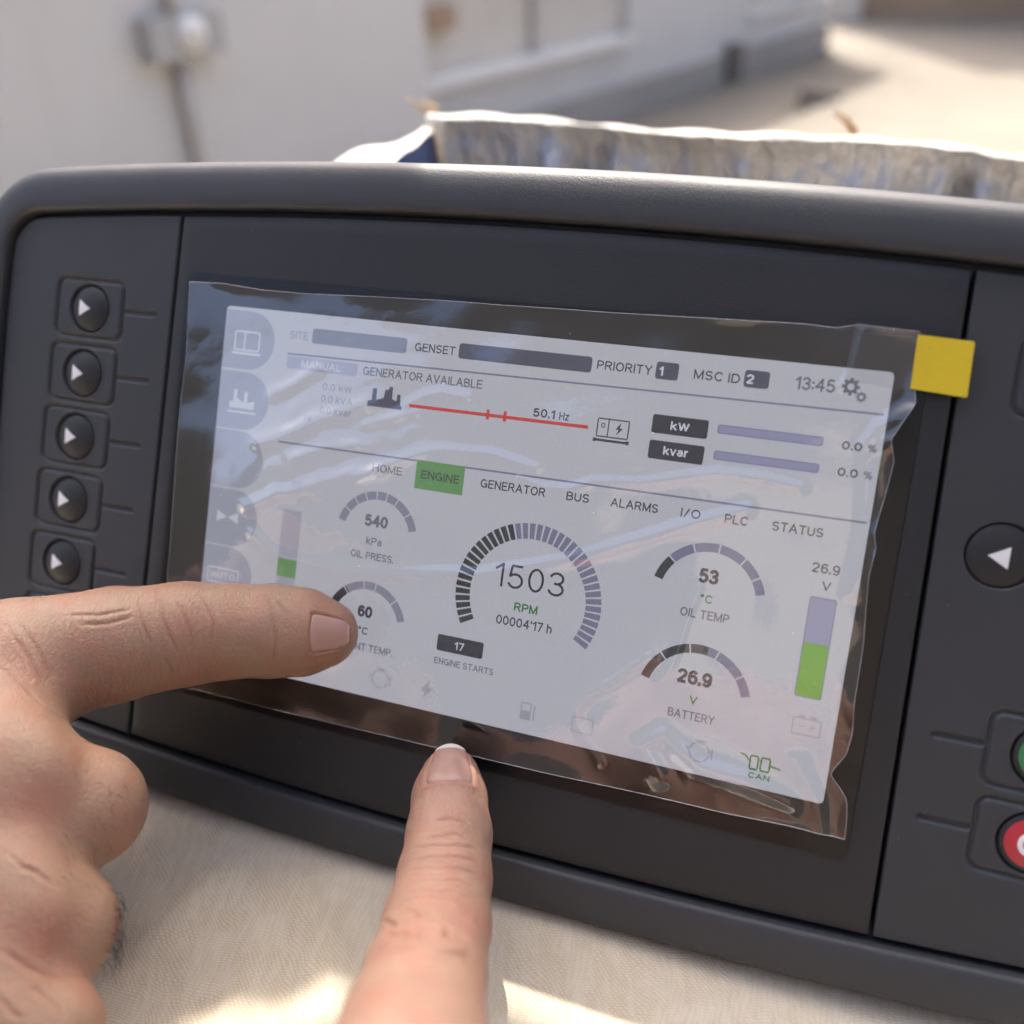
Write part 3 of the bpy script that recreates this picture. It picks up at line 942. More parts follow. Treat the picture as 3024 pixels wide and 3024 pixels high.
ui('fuel_icon', [round_rect(10.4, -40.7, 12.9, -38.6, 0.2), round_rect(13.4, -40.5, 13.8, -37.2, 0), hline(10.5, -38.6, 10.5, -36.9, 0.3), hline(12.8, -38.6, 12.8, -36.9, 0.3), hline(10.5, -36.9, 12.8, -36.9, 0.3)], 'icon')
ui('battery_icon', frame(22.5, -40.8, 27.2, -37.4, 0.3), 'icon')
ui('bolt_icon', [[(-12.0, -36.6), (-14.2, -39.4), (-12.8, -39.4), (-13.6, -41.2), (-10.9, -38.4), (-12.2, -38.4)]], 'icon')

# lettering: (text, centre x, centre y, width, height, colour, weight)
TEXTS = [
    ('SITE', -55.5, 38.5, 4.9, 1.9, 'pale', 0), ('GENSET', -20.4, 38.8, 9.9, 1.9, 'txt', 0), ('MANUAL', -48.8, 32.0, 10.6, 1.7, 'palewhite', 0),
    ('GENERATOR AVAILABLE', -22.9, 32.1, 29.7, 1.95, 'mid', 0), ('0.0 kW', -44.0, 27.3, 7.8, 1.7, 'pale', 0), ('0.0 kVA', -43.8, 24.5, 8.3, 1.7, 'pale', 0),
    ('0.0 kvar', -43.8, 21.8, 8.4, 1.7, 'pale', 0), ('PF', -50.9, 19.3, 2.2, 1.7, 'pale', 0), ('50.1', 7.0, 27.5, 5.0, 1.9, 'txt', 1), ('Hz', 11.6, 27.4, 2.2, 1.7, 'txt', 0),
    ('PRIORITY', 23.3, 39.2, 11.9, 1.95, 'txt', 0), ('1', 31.2, 39.3, 0.8, 1.9, 'white', 1), ('MSC ID', 42.7, 39.4, 9.4, 1.95, 'txt', 0), ('2', 49.4, 39.6, 1.5, 1.9, 'white', 1),
    ('13:45', 62.1, 39.9, 7.6, 2.6, 'mid', 0), ('kW', 36.7, 28.3, 3.9, 1.8, 'white', 1), ('kvar', 36.6, 23.0, 5.3, 1.8, 'white', 1),
    ('0.0', 70.8, 28.7, 3.8, 1.7, 'txt', 1), ('%', 74.6, 28.7, 1.7, 1.6, 'mid', 0), ('0.0', 70.8, 23.4, 3.8, 1.7, 'txt', 1), ('%', 74.6, 23.4, 1.7, 1.6, 'mid', 0),
    ('HOME', -28.8, 10.2, 7.6, 1.9, 'mid', 0), ('ENGINE', -15.5, 10.3, 9.4, 1.9, 'txt', 0), ('GENERATOR', 2.0, 10.4, 15.2, 1.95, 'txt', 0), ('BUS', 17.0, 10.5, 5.1, 1.9, 'txt', 0),
    ('ALARMS', 29.5, 10.6, 10.3, 1.9, 'txt', 0), ('I/O', 41.5, 10.7, 4.1, 1.9, 'txt', 0), ('PLC', 50.9, 10.8, 4.7, 1.9, 'txt', 0), ('STATUS', 63.1, 10.8, 10.0, 1.9, 'txt', 0),
    ('540', -30.1, -2.2, 6.0, 2.8, 'mid', 2), ('kPa', -30.1, -7.0, 4.0, 1.8, 'mid', 0), ('OIL PRESS.', -30.2, -10.5, 11.1, 1.75, 'mid', 0),
    ('60', -30.4, -23.8, 3.8, 2.8, 'txt', 2), ('\u00b0C', -30.4, -28.4, 2.6, 1.8, 'txt', 0), ('COOLANT TEMP.', -31.0, -32.3, 17.6, 1.75, 'mid', 0),
    ('1503', 8.6, -9.2, 16.2, 5.4, 'dark', 0), ('RPM', 8.6, -15.8, 5.5, 2.0, 'dgreen', 1), ("00004'17 h", 8.6, -19.3, 13.1, 2.1, 'txt', 0),
    ('17', -5.9, -27.4, 2.3, 1.8, 'white', 0), ('ENGINE STARTS', -4.3, -31.6, 14.6, 1.5, 'mid', 0),
    ('53', 47.1, -1.7, 4.1, 3.1, 'dark', 2), ('\u00b0C', 47.3, -6.5, 2.6, 1.8, 'dgreen', 0), ('OIL TEMP', 47.4, -9.9, 10.2, 1.9, 'mid', 0),
    ('26.9', 47.3, -23.5, 7.4, 3.1, 'dark', 2), ('V', 47.7, -28.3, 1.6, 1.8, 'dgreen', 1), ('BATTERY', 47.7, -31.7, 9.9, 1.9, 'mid', 0),
    ('26.9', 69.7, 3.8, 5.4, 2.0, 'txt', 0), ('V', 70.3, 0.3, 1.7, 1.8, 'txt', 0), ('CAN', 63.2, -41.3, 4.3, 1.2, 'dgreen', 1), ('60', -52.1, 3.4, 2.4, 1.6, 'faint', 0),
    ('C', -50.9, -0.6, 1.1, 1.4, 'faint', 0), ('AUTO', -70.2, -22.2, 7.0, 1.7, 'palewhite', 0)]


def el(cx, cy, rx, ry, a0, a1, n=9):
    return [(cx + rx * math.cos(math.radians(a0 + (a1 - a0) * k / n)), cy + ry * math.sin(math.radians(a0 + (a1 - a0) * k / n))) for k in range(n + 1)]


# plain sans-serif letters as centre lines in a box of height 1: (width, strokes)
GLYPH = {
    'A': (.70, [[(0, 0), (.35, 1), (.70, 0)], [(.13, .33), (.57, .33)]]),
    'B': (.58, [[(0, 0), (0, 1), (.32, 1)] + el(.32, .765, .22, .235, 90, -90) + [(0, .53)], [(.32, .53)] + el(.34, .265, .24, .265, 90, -90) + [(0, 0)]]),
    'C': (.64, [el(.34, .5, .34, .5, 40, 320, 14)]),
    'D': (.62, [[(0, 0), (0, 1), (.26, 1)] + el(.26, .5, .36, .5, 90, -90, 12) + [(0, 0)]]),
    'E': (.52, [[(.52, 1), (0, 1), (0, 0), (.52, 0)], [(0, .53), (.46, .53)]]),
    'F': (.50, [[(.50, 1), (0, 1), (0, 0)], [(0, .52), (.44, .52)]]),
    'G': (.68, [el(.34, .5, .34, .5, 45, 330, 14) + [(.68, .46), (.40, .46)], [(.68, .46), (.68, .02)]]),
    'H': (.60, [[(0, 0), (0, 1)], [(.60, 0), (.60, 1)], [(0, .52), (.60, .52)]]),
    'I': (.0, [[(0, 0), (0, 1)]]),
    'L': (.48, [[(0, 1), (0, 0), (.48, 0)]]),
    'M': (.74, [[(0, 0), (0, 1)], [(0, 1), (.37, .06)], [(.37, .06), (.74, 1)], [(.74, 1), (.74, 0)]]),
    'N': (.60, [[(0, 0), (0, 1), (.60, 0), (.60, 1)]]),
    'O': (.70, [el(.35, .5, .35, .5, 0, 360, 20)]),
    'P': (.56, [[(0, 0), (0, 1), (.30, 1)] + el(.30, .735, .26, .265, 90, -90) + [(0, .47)]]),
    'R': (.60, [[(0, 0), (0, 1), (.32, 1)] + el(.32, .745, .25, .255, 90, -90) + [(0, .49)], [(.34, .49), (.58, 0)]]),
    'S': (.56, [el(.28, .745, .27, .255, 25, 255, 9) + el(.28, .255, .28, .255, 80, -155, 9)]),
    'T': (.58, [[(0, 1), (.58, 1)], [(.29, 1), (.29, 0)]]),
    'U': (.58, [[(0, 1)] + el(.29, .29, .29, .29, 180, 360, 10) + [(.58, 1)]]),
    'V': (.62, [[(0, 1), (.31, 0), (.62, 1)]]),
    'W': (.88, [[(0, 1), (.22, 0), (.44, .95), (.66, 0), (.88, 1)]]),
    'Y': (.62, [[(0, 1), (.31, .48), (.62, 1)], [(.31, .48), (.31, 0)]]),
    'a': (.44, [el(.22, .52, .20, .20, 160, 0, 7) + [(.42, 0)], el(.20, .20, .20, .20, 60, 300, 9) + [(.42, .12)], [(.26, .38), (.42, .42)]]),
    'h': (.42, [[(0, 0), (0, 1)], [(0, .42)] + el(.21, .50, .21, .22, 180, 0, 8) + [(.42, 0)]]),
    'k': (.42, [[(0, 0), (0, 1)], [(.40, .72), (.02, .30)], [(.14, .42), (.42, 0)]]),
    'r': (.28, [[(0, 0), (0, .72)], [(0, .46)] + el(.24, .46, .24, .26, 180, 85, 5)]),
    'v': (.46, [[(0, .72), (.23, 0), (.46, .72)]]),
    'z': (.40, [[(0, .72), (.40, .72), (0, 0), (.40, 0)]]),
    '0': (.52, [el(.26, .5, .26, .5, 0, 360, 20)]),
    '1': (.24, [[(0, .78), (.24, 1), (.24, 0)]]),
    '2': (.52, [el(.26, .72, .26, .28, 170, -25, 9) + [(0, 0), (.52, 0)]]),
    '3': (.52, [el(.25, .755, .24, .245, 165, -85, 9) + [(.18, .51)], [(.18, .51)] + el(.25, .26, .27, .26, 85, -165, 10)]),
    '4': (.56, [[(.42, 0), (.42, 1), (0, .30), (.56, .30)]]),
    '5': (.52, [[(.48, 1), (.09, 1), (.03, .50)] + el(.25, .31, .27, .31, 140, -155, 11)]),
    '6': (.52, [el(.28, .62, .26, .38, 40, 180, 8) + [(.02, .32)], el(.27, .31, .25, .31, 0, 360, 16)]),
    '7': (.50, [[(0, 1), (.50, 1), (.18, 0)]]),
    '9': (.52, [el(.25, .69, .25, .31, 0, 360, 16), [(.50, .66)] + el(.24, .38, .26, .38, 0, -140, 8)]),
    '.': (.0, [[(0, 0), (0, .06)]]),
    ':': (.0, [[(0, .10), (0, .16)], [(0, .60), (0, .66)]]),
    "'": (.0, [[(0, .74), (0, 1)]]),
    '/': (.36, [[(0, 0), (.36, 1)]]),
    '%': (.86, [el(.17, .77, .17, .22, 0, 360, 12), el(.69, .23, .17, .22, 0, 360, 12), [(.20, 0), (.66, 1)]]),
    '\u00b0': (.24, [el(.12, .86, .12, .13, 0, 360, 10)]),
}


def text_mesh(s, w, h, weight):
    t = h * (0.155, 0.19, 0.22)[weight]
    if h > 4: t = h * 0.10
    gap = 0.27; x = 0.0; lines = []
    for ch in s:
        if ch == ' ': x += 0.34; continue
        gw, st = GLYPH[ch]
        lines += [[(x + px_, py_) for px_, py_ in q] for q in st]
        x += gw + gap
    tot = max(x - gap, 0.01)
    sx = (w - t) / tot if tot > 0.02 else 1.0; sy = h - t
    v, f = [], []
    for k, q in enumerate(lines):
        P2 = [Vector(((a) * sx - (w - t) / 2 if tot > 0.02 else 0.0, b * sy - sy / 2)) for a, b in q]
        for a, b in zip(P2[:-1], P2[1:]):
            d = b - a
            if d.length < 1e-6: continue
            d.normalize(); e = d * t * 0.5 if len(q) <= 4 else d * t * 0.18
            nrm = Vector((-d.y, d.x)) * t / 2; i = len(v); z = 0.0004 * (len(f) % 40)
            v += [(*(a - e - nrm), z), (*(b + e - nrm), z), (*(b + e + nrm), z), (*(a - e + nrm), z)]
            f.append((i, i + 1, i + 2, i + 3))
    return np.array(v), f


for s, x, y, w, h, c, wt in TEXTS:
    v, f = text_mesh(s, w, h, wt)
    part('lettering', v + np.array((x, y, 0.22)), f, UI[c], lcd)

g_ = round_rect(GX0 + 0.4, GY0 + 0.4, GX1 - 0.4, GY1 - 0.4, 1.9, 5)
mb = MB().flat(g_, 0.46)
part('screen_glass', mb.v, mb.f, MAT['glass'], ctl)

# ================================================================ PROTECTIVE FILM with its yellow pull tab
film = empty('protective_film')
film.matrix_world = PANEL @ Matrix.Translation(Vector((-3.0, -52.0, 0.5)) * 0.001)
tag(film, 'wrinkled clear protective film with a yellow pull tab, stuck over the display', 'protective film')
FBASE = np.array((-3.0, -52.0, 0.5))


def fpart(name, v, f, mat, smooth=False):
    return make(name, (np.asarray(v, float) - FBASE) * 0.001, f, mat, film, smooth)


F_TOP = [(-87.3, 48.6), (-78, 48.9), (-66.0, 48.2), (-55, 48.3), (-42.5, 48.8), (-20, 49.6), (-4.4, 49.8), (20, 50.3), (40, 50.9), (58.7, 51.5), (64.3, 51.2), (68.1, 52.2), (79.5, 51.9)]
F_BOT = [(-85.5, -52.4), (-75.4, -52.3), (-40, -52.0), (-16.2, -51.9), (0, -51.5), (17.1, -51.3), (40, -50.7), (57.7, -50.3), (70.2, -49.7), (76, -49.7), (81.4, -49.3)]
F_LEFT = [(-85.5, -52.4), (-86.0, -25.0), (-86.4, 0.0), (-86.8, 19.7), (-86.4, 30), (-86.9, 40), (-87.3, 48.6)]
F_RIGHT = [(81.4, -49.3), (81.2, -45), (80.6, -41.4), (78.8, -39.2), (77.0, -37.6), (77.1, -36.4), (79.2, -32.4), (79.6, -27.8), (79.0, -21.7), (78.9, -9.8), (77.7, 3.8), (78.2, 9.6), (77.4, 12.2),
           (78.3, 20), (78.9, 26.7), (77.6, 30.8), (79.4, 35), (80.9, 38.3), (80.3, 41.0), (79.8, 46), (79.5, 51.9)]
WRINKLES = [  # polyline, half width, height
    ([(-44, 2.0), (-36.6, 5.7), (-29.0, 10.5), (-24.5, 13.1), (-19.0, 15.6), (-15.2, 16.5), (-3.8, 17.1), (1.3, 16.2), (6.8, 15.3)], 1.1, 0.50),
    ([(3.7, 12.5), (9.2, 11.3), (14.8, 11.8), (20.3, 14.3), (30.5, 15.4), (38.4, 17.8), (46.1, 19.7), (54.9, 19.8), (62.3, 19.1)], 1.1, 0.50),
    ([(52.4, 12.9), (42.9, 8.9), (30.0, 2.7), (22.8, -0.8), (15.3, -4.1), (-4.5, -10.6), (-10.5, -10.9), (-21.2, -12.8), (-37.0, -14.7), (-51.0, -14.6), (-57.5, -13.2), (-61.6, -10.5)], 1.5, 0.60),
    ([(37.4, -20.8), (30.9, -27.3), (25.3, -32.0), (23.0, -35.4), (23.5, -38.7), (26.3, -41.7), (30, -46)], 1.1, 0.62),
    ([(45.5, -4.2), (44.0, -11.7), (43.1, -17.9), (41.9, -22.8), (40.0, -25.5)], 0.8, 0.45),
    ([(-62, 12), (-55.9, 14.3), (-49.0, 18.4), (-42.1, 21.3), (-35.3, 24.1)], 1.8, 0.55),
    ([(-64, -4), (-55.3, 0.4), (-47.2, 3.3), (-36.9, 8.0), (-30.1, 9.7)], 1.5, 0.5),
    ([(-25.1, 25.7), (-21.2, 28.0), (-17.2, 29.3), (-11.3, 28.8)], 1.0, 0.3),
    ([(-33.8, 20.0), (-29.8, 21.6), (-23.2, 23.9)], 1.0, 0.28),
    ([(-51, 10.0), (-44, 13.0), (-36, 15.0)], 1.2, 0.35),
    ([(-60, 24), (-54, 27), (-49, 31)], 1.6, 0.45),
    ([(43.2, -46.0), (38.7, -40.3), (42.6, -37.1), (50.6, -42.0), (60.5, -42.5), (70, -45)], 2.0, 0.7),
    ([(70, -36), (75, -43), (77, -49)], 1.5, 0.7),
    ([(77, 30), (74, 26), (75.8, 12), (75.0, 0)], 1.4, 0.9),
    ([(69.5, 51), (69.0, 44), (67, 40)], 0.7, 0.45), ([(80, 37), (75, 33), (73, 29)], 1.3, 0.8),
    ([(-52, -16), (-53.0, -18.5), (-54, -21)], 0.5, 0.5)]


def interp(P, key, q):
    P = sorted(P, key=lambda p: p[key]); return np.interp(q, [p[key] for p in P], [p[1 - key] for p in P])


nu, nv = 400, 250
S, Tq = np.meshgrid(np.linspace(0, 1, nu), np.linspace(0, 1, nv))
Xf = -87 + S * 168; Yf = -52 + Tq * 103
for _ in range(3):
    yb = interp(F_BOT, 0, Xf); yt = interp(F_TOP, 0, Xf); Yf = yb + (yt - yb) * Tq
    xa = interp(F_LEFT, 1, Yf); xb = interp(F_RIGHT, 1, Yf); Xf = xa + (xb - xa) * S
Zf = np.full_like(Xf, 0.62)
for pts, w, h in WRINKLES: Zf += ridge(Xf, Yf, pts, w * 1.15, w * 0.36)
for k in range(40):
    fx, fy = rng.normal(0, 0.10, 2) * (1 + 0.4 * (k % 4)); Zf += 0.022 * np.sin(fx * Xf + fy * Yf + rng.uniform(0, 6.28))
# finer crumple in the upper left, and the lifted edges
mask = np.exp(-(((Xf + 44) / 20) ** 2 + ((Yf - 12) / 24) ** 2))
for k in range(26):
    a = rng.normal(2.0, 0.5); q = rng.uniform(0.5, 1.5)
    Zf += mask * 0.018 * np.sin(q * (Xf * math.cos(a) + Yf * math.sin(a)) + rng.uniform(0, 6.28))
# the film stands off the glass in a broad blister on the left, and in small ones elsewhere
for bx0, by0, rx, ry, hh in ((-46, 6, 25, 18, 3.6), (-44, 28, 18, 9, 0.7), (52, -44, 12, 7, 0.9), (20, 22, 26, 10, 0.6), (-8, -32, 14, 12, 0.6)):
    Zf += hh * np.exp(-(((Xf - bx0) / rx) ** 2 + ((Yf - by0) / ry) ** 2) ** 1.3)
edge_r = np.maximum(0, 1 - (xb - Xf) / 4.5); edge_b = np.maximum(0, 1 - (Yf - yb) / 4); edge_t = np.maximum(0, 1 - (yt - Yf) / 3)
Zf += edge_r ** 2 * (0.7 + 0.5 * np.sin(Yf * 0.23)) + edge_b ** 2 * 0.25 * (1 + np.sin(Xf * 0.11)) + edge_t ** 2 * 0.10 * (1 + np.sin(Xf * 0.17 + 1))
Zf = np.maximum(Zf, 0.52)
fpart('film_sheet', np.stack([Xf.ravel(), Yf.ravel(), Zf.ravel()], 1), grid_quads(nu, nv), MAT['film'], True)
# cut edge of the film catching the light
loop = [(j, nu - 1) for j in range(0, nv, 2)] + [(nv - 1, i) for i in range(nu - 1, -1, -3)] + [(j, 0) for j in range(nv - 1, -1, -2)] + [(0, i) for i in range(0, nu, 3)]
mb = MB().tube([(Xf[j, i], Yf[j, i], Zf[j, i]) for j, i in loop], 0.10, 5)
fpart('film_edge', mb.v, mb.f, MAT['filmedge'], True)
tp = [(67.3, 41.3, 1.35), (80.6, 40.3, 1.35), (80.4, 51.6, 1.45), (67.6, 52.6, 1.5)]
mb = MB().add(tp + [(x, y, z + 0.06) for x, y, z in tp], [(3, 2, 1, 0), (4, 5, 6, 7), (0, 1, 5, 4), (1, 2, 6, 5), (2, 3, 7, 6), (3, 0, 4, 7)])
fpart('clear_tape', mb.v, mb.f, MAT['tape'])
tabp = [(79.5, 40.9), (89.3, 40.3), (89.55, 40.6), (89.25, 50.5), (88.95, 50.8), (79.25, 51.2)]
mb = MB()
vv = [(x, y, 1.55 + 0.05 * (x - 79)) for x, y in tabp]; k = len(vv)
mb.add(vv + [(x, y, z + 0.28) for x, y, z in vv], [tuple(range(k - 1, -1, -1)), tuple(range(k, 2 * k))] + [(i, (i + 1) % k, k + (i + 1) % k, k + i) for i in range(k)])
o = fpart('pull_tab', mb.v, mb.f, MAT['yellow'])
o['label'] = 'square bright yellow pull tab'

# ================================================================ HANDS
# ---------------------------------------------------------------- hands: distance fields (millimetres, panel axes)
def round_cone(p, a, b, ra, rb):
    a = np.asarray(a, np.float32); b = np.asarray(b, np.float32)
    ba = b - a; l2 = float(ba @ ba); rr = ra - rb; a2 = l2 - rr * rr; il2 = 1.0 / l2
    pa = p - a; y = pa @ ba; z = y - l2
    d = pa * l2 - y[:, None] * ba
    x2 = np.einsum('ij,ij->i', d, d)
    y2 = y * y * l2; z2 = z * z * l2
    k = np.sign(rr) * rr * rr * x2
    o = (np.sqrt(np.maximum(x2 * a2 * il2, 0)) + y * rr) * il2 - ra
    m1 = np.sign(z) * a2 * z2 > k
    m2 = (~m1) & (np.sign(y) * a2 * y2 < k)
    o = np.where(m1, np.sqrt(x2 + z2) * il2 - rb, o)
    o = np.where(m2, np.sqrt(x2 + y2) * il2 - ra, o)
    return o


def ellipsoid(p, c, r):
    q = (p - np.asarray(c, np.float32))
    r = np.asarray(r, np.float32)
    k0 = np.linalg.norm(q / r, axis=1); k1 = np.linalg.norm(q / (r * r), axis=1)
    return k0 * (k0 - 1.0) / np.maximum(k1, 1e-6)


def smin(a, b, k):
    h = np.clip(0.5 + 0.5 * (b - a) / k, 0, 1)
    return b + (a - b) * h - k * h * (1 - h)


# every chain is a list of (x, y, z, radius): fingertip first, knuckle last
HAND_A = dict(
    index=[(-36.2, -28.6, 8.6, 7.9), (-41.5, -29.0, 10.3, 9.9), (-47.6, -29.6, 12.4, 10.5), (-56.0, -30.6, 16.0, 10.7),
           (-64.8, -32.1, 21.0, 11.6), (-76.5, -35.3, 30.0, 12.6), (-89.7, -39.8, 42.0, 14.0), (-104.0, -45.5, 52.0, 16.0)],
    middle=[(-104.0, -92.0, 30.0, 8.6), (-86.0, -80.0, 31.0, 9.6), (-61.8, -61.4, 51.0, 11.4), (-74.0, -55.5, 62.0, 12.6), (-98.0, -56.0, 72.0, 14.0)],
    ring=[(-98.0, -99.0, 46.0, 8.2), (-80.0, -93.0, 46.0, 9.2), (-54.0, -77.4, 65.0, 10.6), (-66.0, -71.0, 73.0, 11.6), (-92.0, -69.0, 82.0, 13.5)],
    little=[(-84.0, -103.0, 62.0, 7.4), (-66.0, -99.0, 62.0, 8.2), (-44.5, -88.5, 76.0, 9.3), (-58.0, -84.0, 82.0, 10.4), (-86.0, -80.0, 92.0, 12.5)],
    thumb=[(-70.0, -30.0, 6.0, 6.5), (-90.0, -36.0, 14.0, 9.0), (-112.0, -48.0, 30.0, 12.0), (-136.0, -62.0, 50.0, 17.0)],
    back=[(-87.0, -44.5, 48.0, 12.5), (-77.0, -52.0, 59.5, 12.3), (-69.5, -60.0, 63.0, 11.6), (-63.5, -68.5, 68.5, 11.4), (-57.0, -78.0, 75.0, 10.4), (-52.5, -86.0, 80.0, 10.0)],
    palm=[(-100.0, -50.0, 58.0, 16.0), (-128.0, -66.0, 78.0, 19.0), (-165.0, -84.0, 100.0, 19.0)],
    heel=[(-92.0, -72.0, 76.0, 14.0), (-124.0, -84.0, 92.0, 18.0), (-165.0, -94.0, 108.0, 18.0)],
)
HAND_A_BUMPS = [((-68.0, -50.5, 61.5), (8.0, 6.0, 5.0)), ((-55.5, -69.5, 72.0), (7.5, 5.6, 4.6))]
HAND_B = dict(
    index=[(-0.9, -54.6, 9.2, 6.6), (0.6, -57.6, 12.4, 7.9), (3.6, -62.7, 18.2, 8.9), (7.2, -67.2, 28.2, 9.3),
           (10.9, -70.3, 40.0, 10.1), (16.7, -68.3, 59.0, 10.2), (22.0, -64.5, 75.8, 10.5), (29.0, -61.0, 96.0, 12.0)],
    middle=[(40.0, -96.0, 84.0, 7.6), (37.0, -99.0, 74.0, 8.6), (38.0, -90.0, 66.0, 9.6), (45.0, -66.0, 97.0, 11.6)],
    ring=[(56.0, -96.0, 92.0, 7.2), (53.0, -99.0, 82.0, 8.2), (54.0, -90.0, 76.0, 9.2), (59.0, -66.0, 103.0, 11.0)],
    little=[(70.0, -93.0, 98.0, 6.6), (67.0, -95.0, 90.0, 7.4), (68.0, -87.0, 86.0, 8.2), (71.0, -67.0, 108.0, 10.0)],
    thumb=[(16.0, -98.0, 78.0, 7.6), (16.0, -96.0, 96.0, 9.4), (24.0, -88.0, 122.0, 11.5)],
    palm=[(34.0, -66.0, 104.0, 12.5), (42.0, -74.0, 142.0, 14.0), (48.0, -78.0, 180.0, 14.0)],
    heel=[(62.0, -68.0, 112.0, 11.5), (58.0, -76.0, 146.0, 13.0), (54.0, -80.0, 180.0, 13.0)],
)
HAND_B_BUMPS = []


def hand_field(p, hand, bumps, order=('index', 'middle', 'ring', 'little', 'thumb', 'palm', 'heel', 'back')):
    p = np.asarray(p, np.float32)
    out = None
    for key in order:
        if key not in hand: continue
        ch = hand[key]; d = None
        for s in range(len(ch) - 1):
            a, b = ch[s], ch[s + 1]
            e = round_cone(p, a[:3], b[:3], a[3], b[3])
            d = e if d is None else smin(d, e, 1.6)
        k = {'middle': 5.0, 'ring': 3.6, 'little': 3.6}.get(key, 6.0)
        out = d if out is None else smin(out, d, k)
    for c, r in bumps:
        out = smin(out, ellipsoid(p, c, r), 6.0)
    return out


def field_normal(p, fn, h=0.3):
    p = np.asarray(p, np.float32); n = np.zeros_like(p)
    for o in ((1, -1, -1), (-1, -1, 1), (-1, 1, -1), (1, 1, 1)):
        o = np.array(o, np.float32); n += o * fn(p + o * h)[:, None]
    return n / np.maximum(np.linalg.norm(n, axis=1, keepdims=True), 1e-9)

CREASES_A = [[(-68.0, -21.6, 27.2), (-64.9, -23.4, 30.0), (-62.9, -25.6, 31.4), (-61.6, -27.2, 31.9), (-60.5, -28.9, 32.1), (-59.2, -31.0, 31.7), (-58.2, -33.3, 31.0)], [(-63.0, -22.4, 27.9), (-61.1, -23.6, 28.6), (-59.4, -24.9, 29.0), (-57.9, -26.7, 29.3), (-56.7, -28.6, 29.3), (-56.2, -30.4, 29.4), (-55.9, -32.3, 29.3)], [(-59.5, -21.4, 24.0), (-57.6, -22.5, 24.8), (-55.8, -23.6, 25.3), (-54.5, -25.2, 26.0), (-53.4, -26.8, 26.4), (-53.1, -28.8, 26.9), (-53.0, -30.9, 27.1)], [(-69.0, -23.3, 31.6), (-66.9, -25.2, 33.3), (-65.3, -27.3, 34.3), (-63.9, -29.3, 34.6), (-62.8, -31.4, 34.5)], [(-60.5, -34.2, 32.7), (-59.8, -36.0, 31.7), (-59.4, -38.0, 30.4)], [(-47.4, -19.7, 17.1), (-45.4, -20.9, 18.6), (-43.8, -22.3, 19.5), (-42.9, -23.7, 20.3), (-42.1, -25.2, 20.9), (-41.3, -27.1, 21.2), (-40.7, -29.1, 21.2), (-40.9, -31.4, 21.1), (-41.4, -33.8, 20.5)], [(-43.6, -20.7, 17.5), (-41.8, -22.0, 18.5), (-40.3, -23.4, 19.0)], [(-78.4, -26.8, 42.3), (-75.7, -26.6, 40.4), (-72.7, -26.3, 38.7), (-70.7, -25.6, 36.6), (-68.7, -25.0, 34.2)], [(-74.7, -28.2, 41.7), (-72.6, -28.0, 40.3), (-70.5, -27.7, 38.7), (-69.0, -27.0, 36.9), (-67.5, -26.3, 34.9)], [(-85.5, -28.7, 50.7), (-81.4, -31.2, 51.5), (-78.2, -33.9, 51.5), (-75.4, -36.9, 51.5), (-72.8, -40.0, 51.5)], [(-83.3, -28.6, 48.9), (-80.4, -30.5, 49.4), (-78.0, -32.7, 49.4), (-76.0, -35.1, 49.4), (-74.3, -37.6, 49.1)], [(-80.4, -35.3, 56.3), (-77.3, -36.8, 56.1), (-74.4, -38.4, 55.8), (-72.0, -39.9, 55.6), (-69.8, -41.5, 55.3), (-68.6, -43.2, 53.4), (-68.7, -45.6, 50.0)], [(-56.8, -59.7, 74.7), (-55.3, -60.6, 74.3), (-53.7, -61.6, 74.0), (-52.5, -62.2, 73.4), (-51.3, -62.9, 72.7), (-50.0, -63.9, 72.3), (-48.8, -65.0, 71.8)], [(-54.2, -61.5, 74.6), (-53.4, -61.8, 74.0), (-52.6, -62.1, 73.3), (-51.1, -63.1, 72.8), (-49.7, -64.2, 72.1)], [(-52.7, -64.4, 58.6), (-52.7, -65.7, 58.2), (-52.7, -67.0, 57.9), (-52.5, -67.9, 57.8), (-51.8, -68.3, 58.4)], [(-49.6, -72.1, 81.1), (-47.8, -73.5, 80.2), (-46.1, -75.1, 79.2), (-44.7, -76.3, 77.9), (-43.3, -77.6, 76.5)], [(-46.5, -77.2, 84.5), (-45.5, -78.1, 84.5), (-44.4, -79.0, 84.4), (-43.5, -79.7, 84.1), (-42.7, -80.3, 83.7)], [(-44.6, -76.9, 80.5), (-43.1, -78.0, 79.8), (-41.5, -79.1, 79.3), (-40.0, -80.2, 79.0), (-38.5, -81.3, 78.7)]]
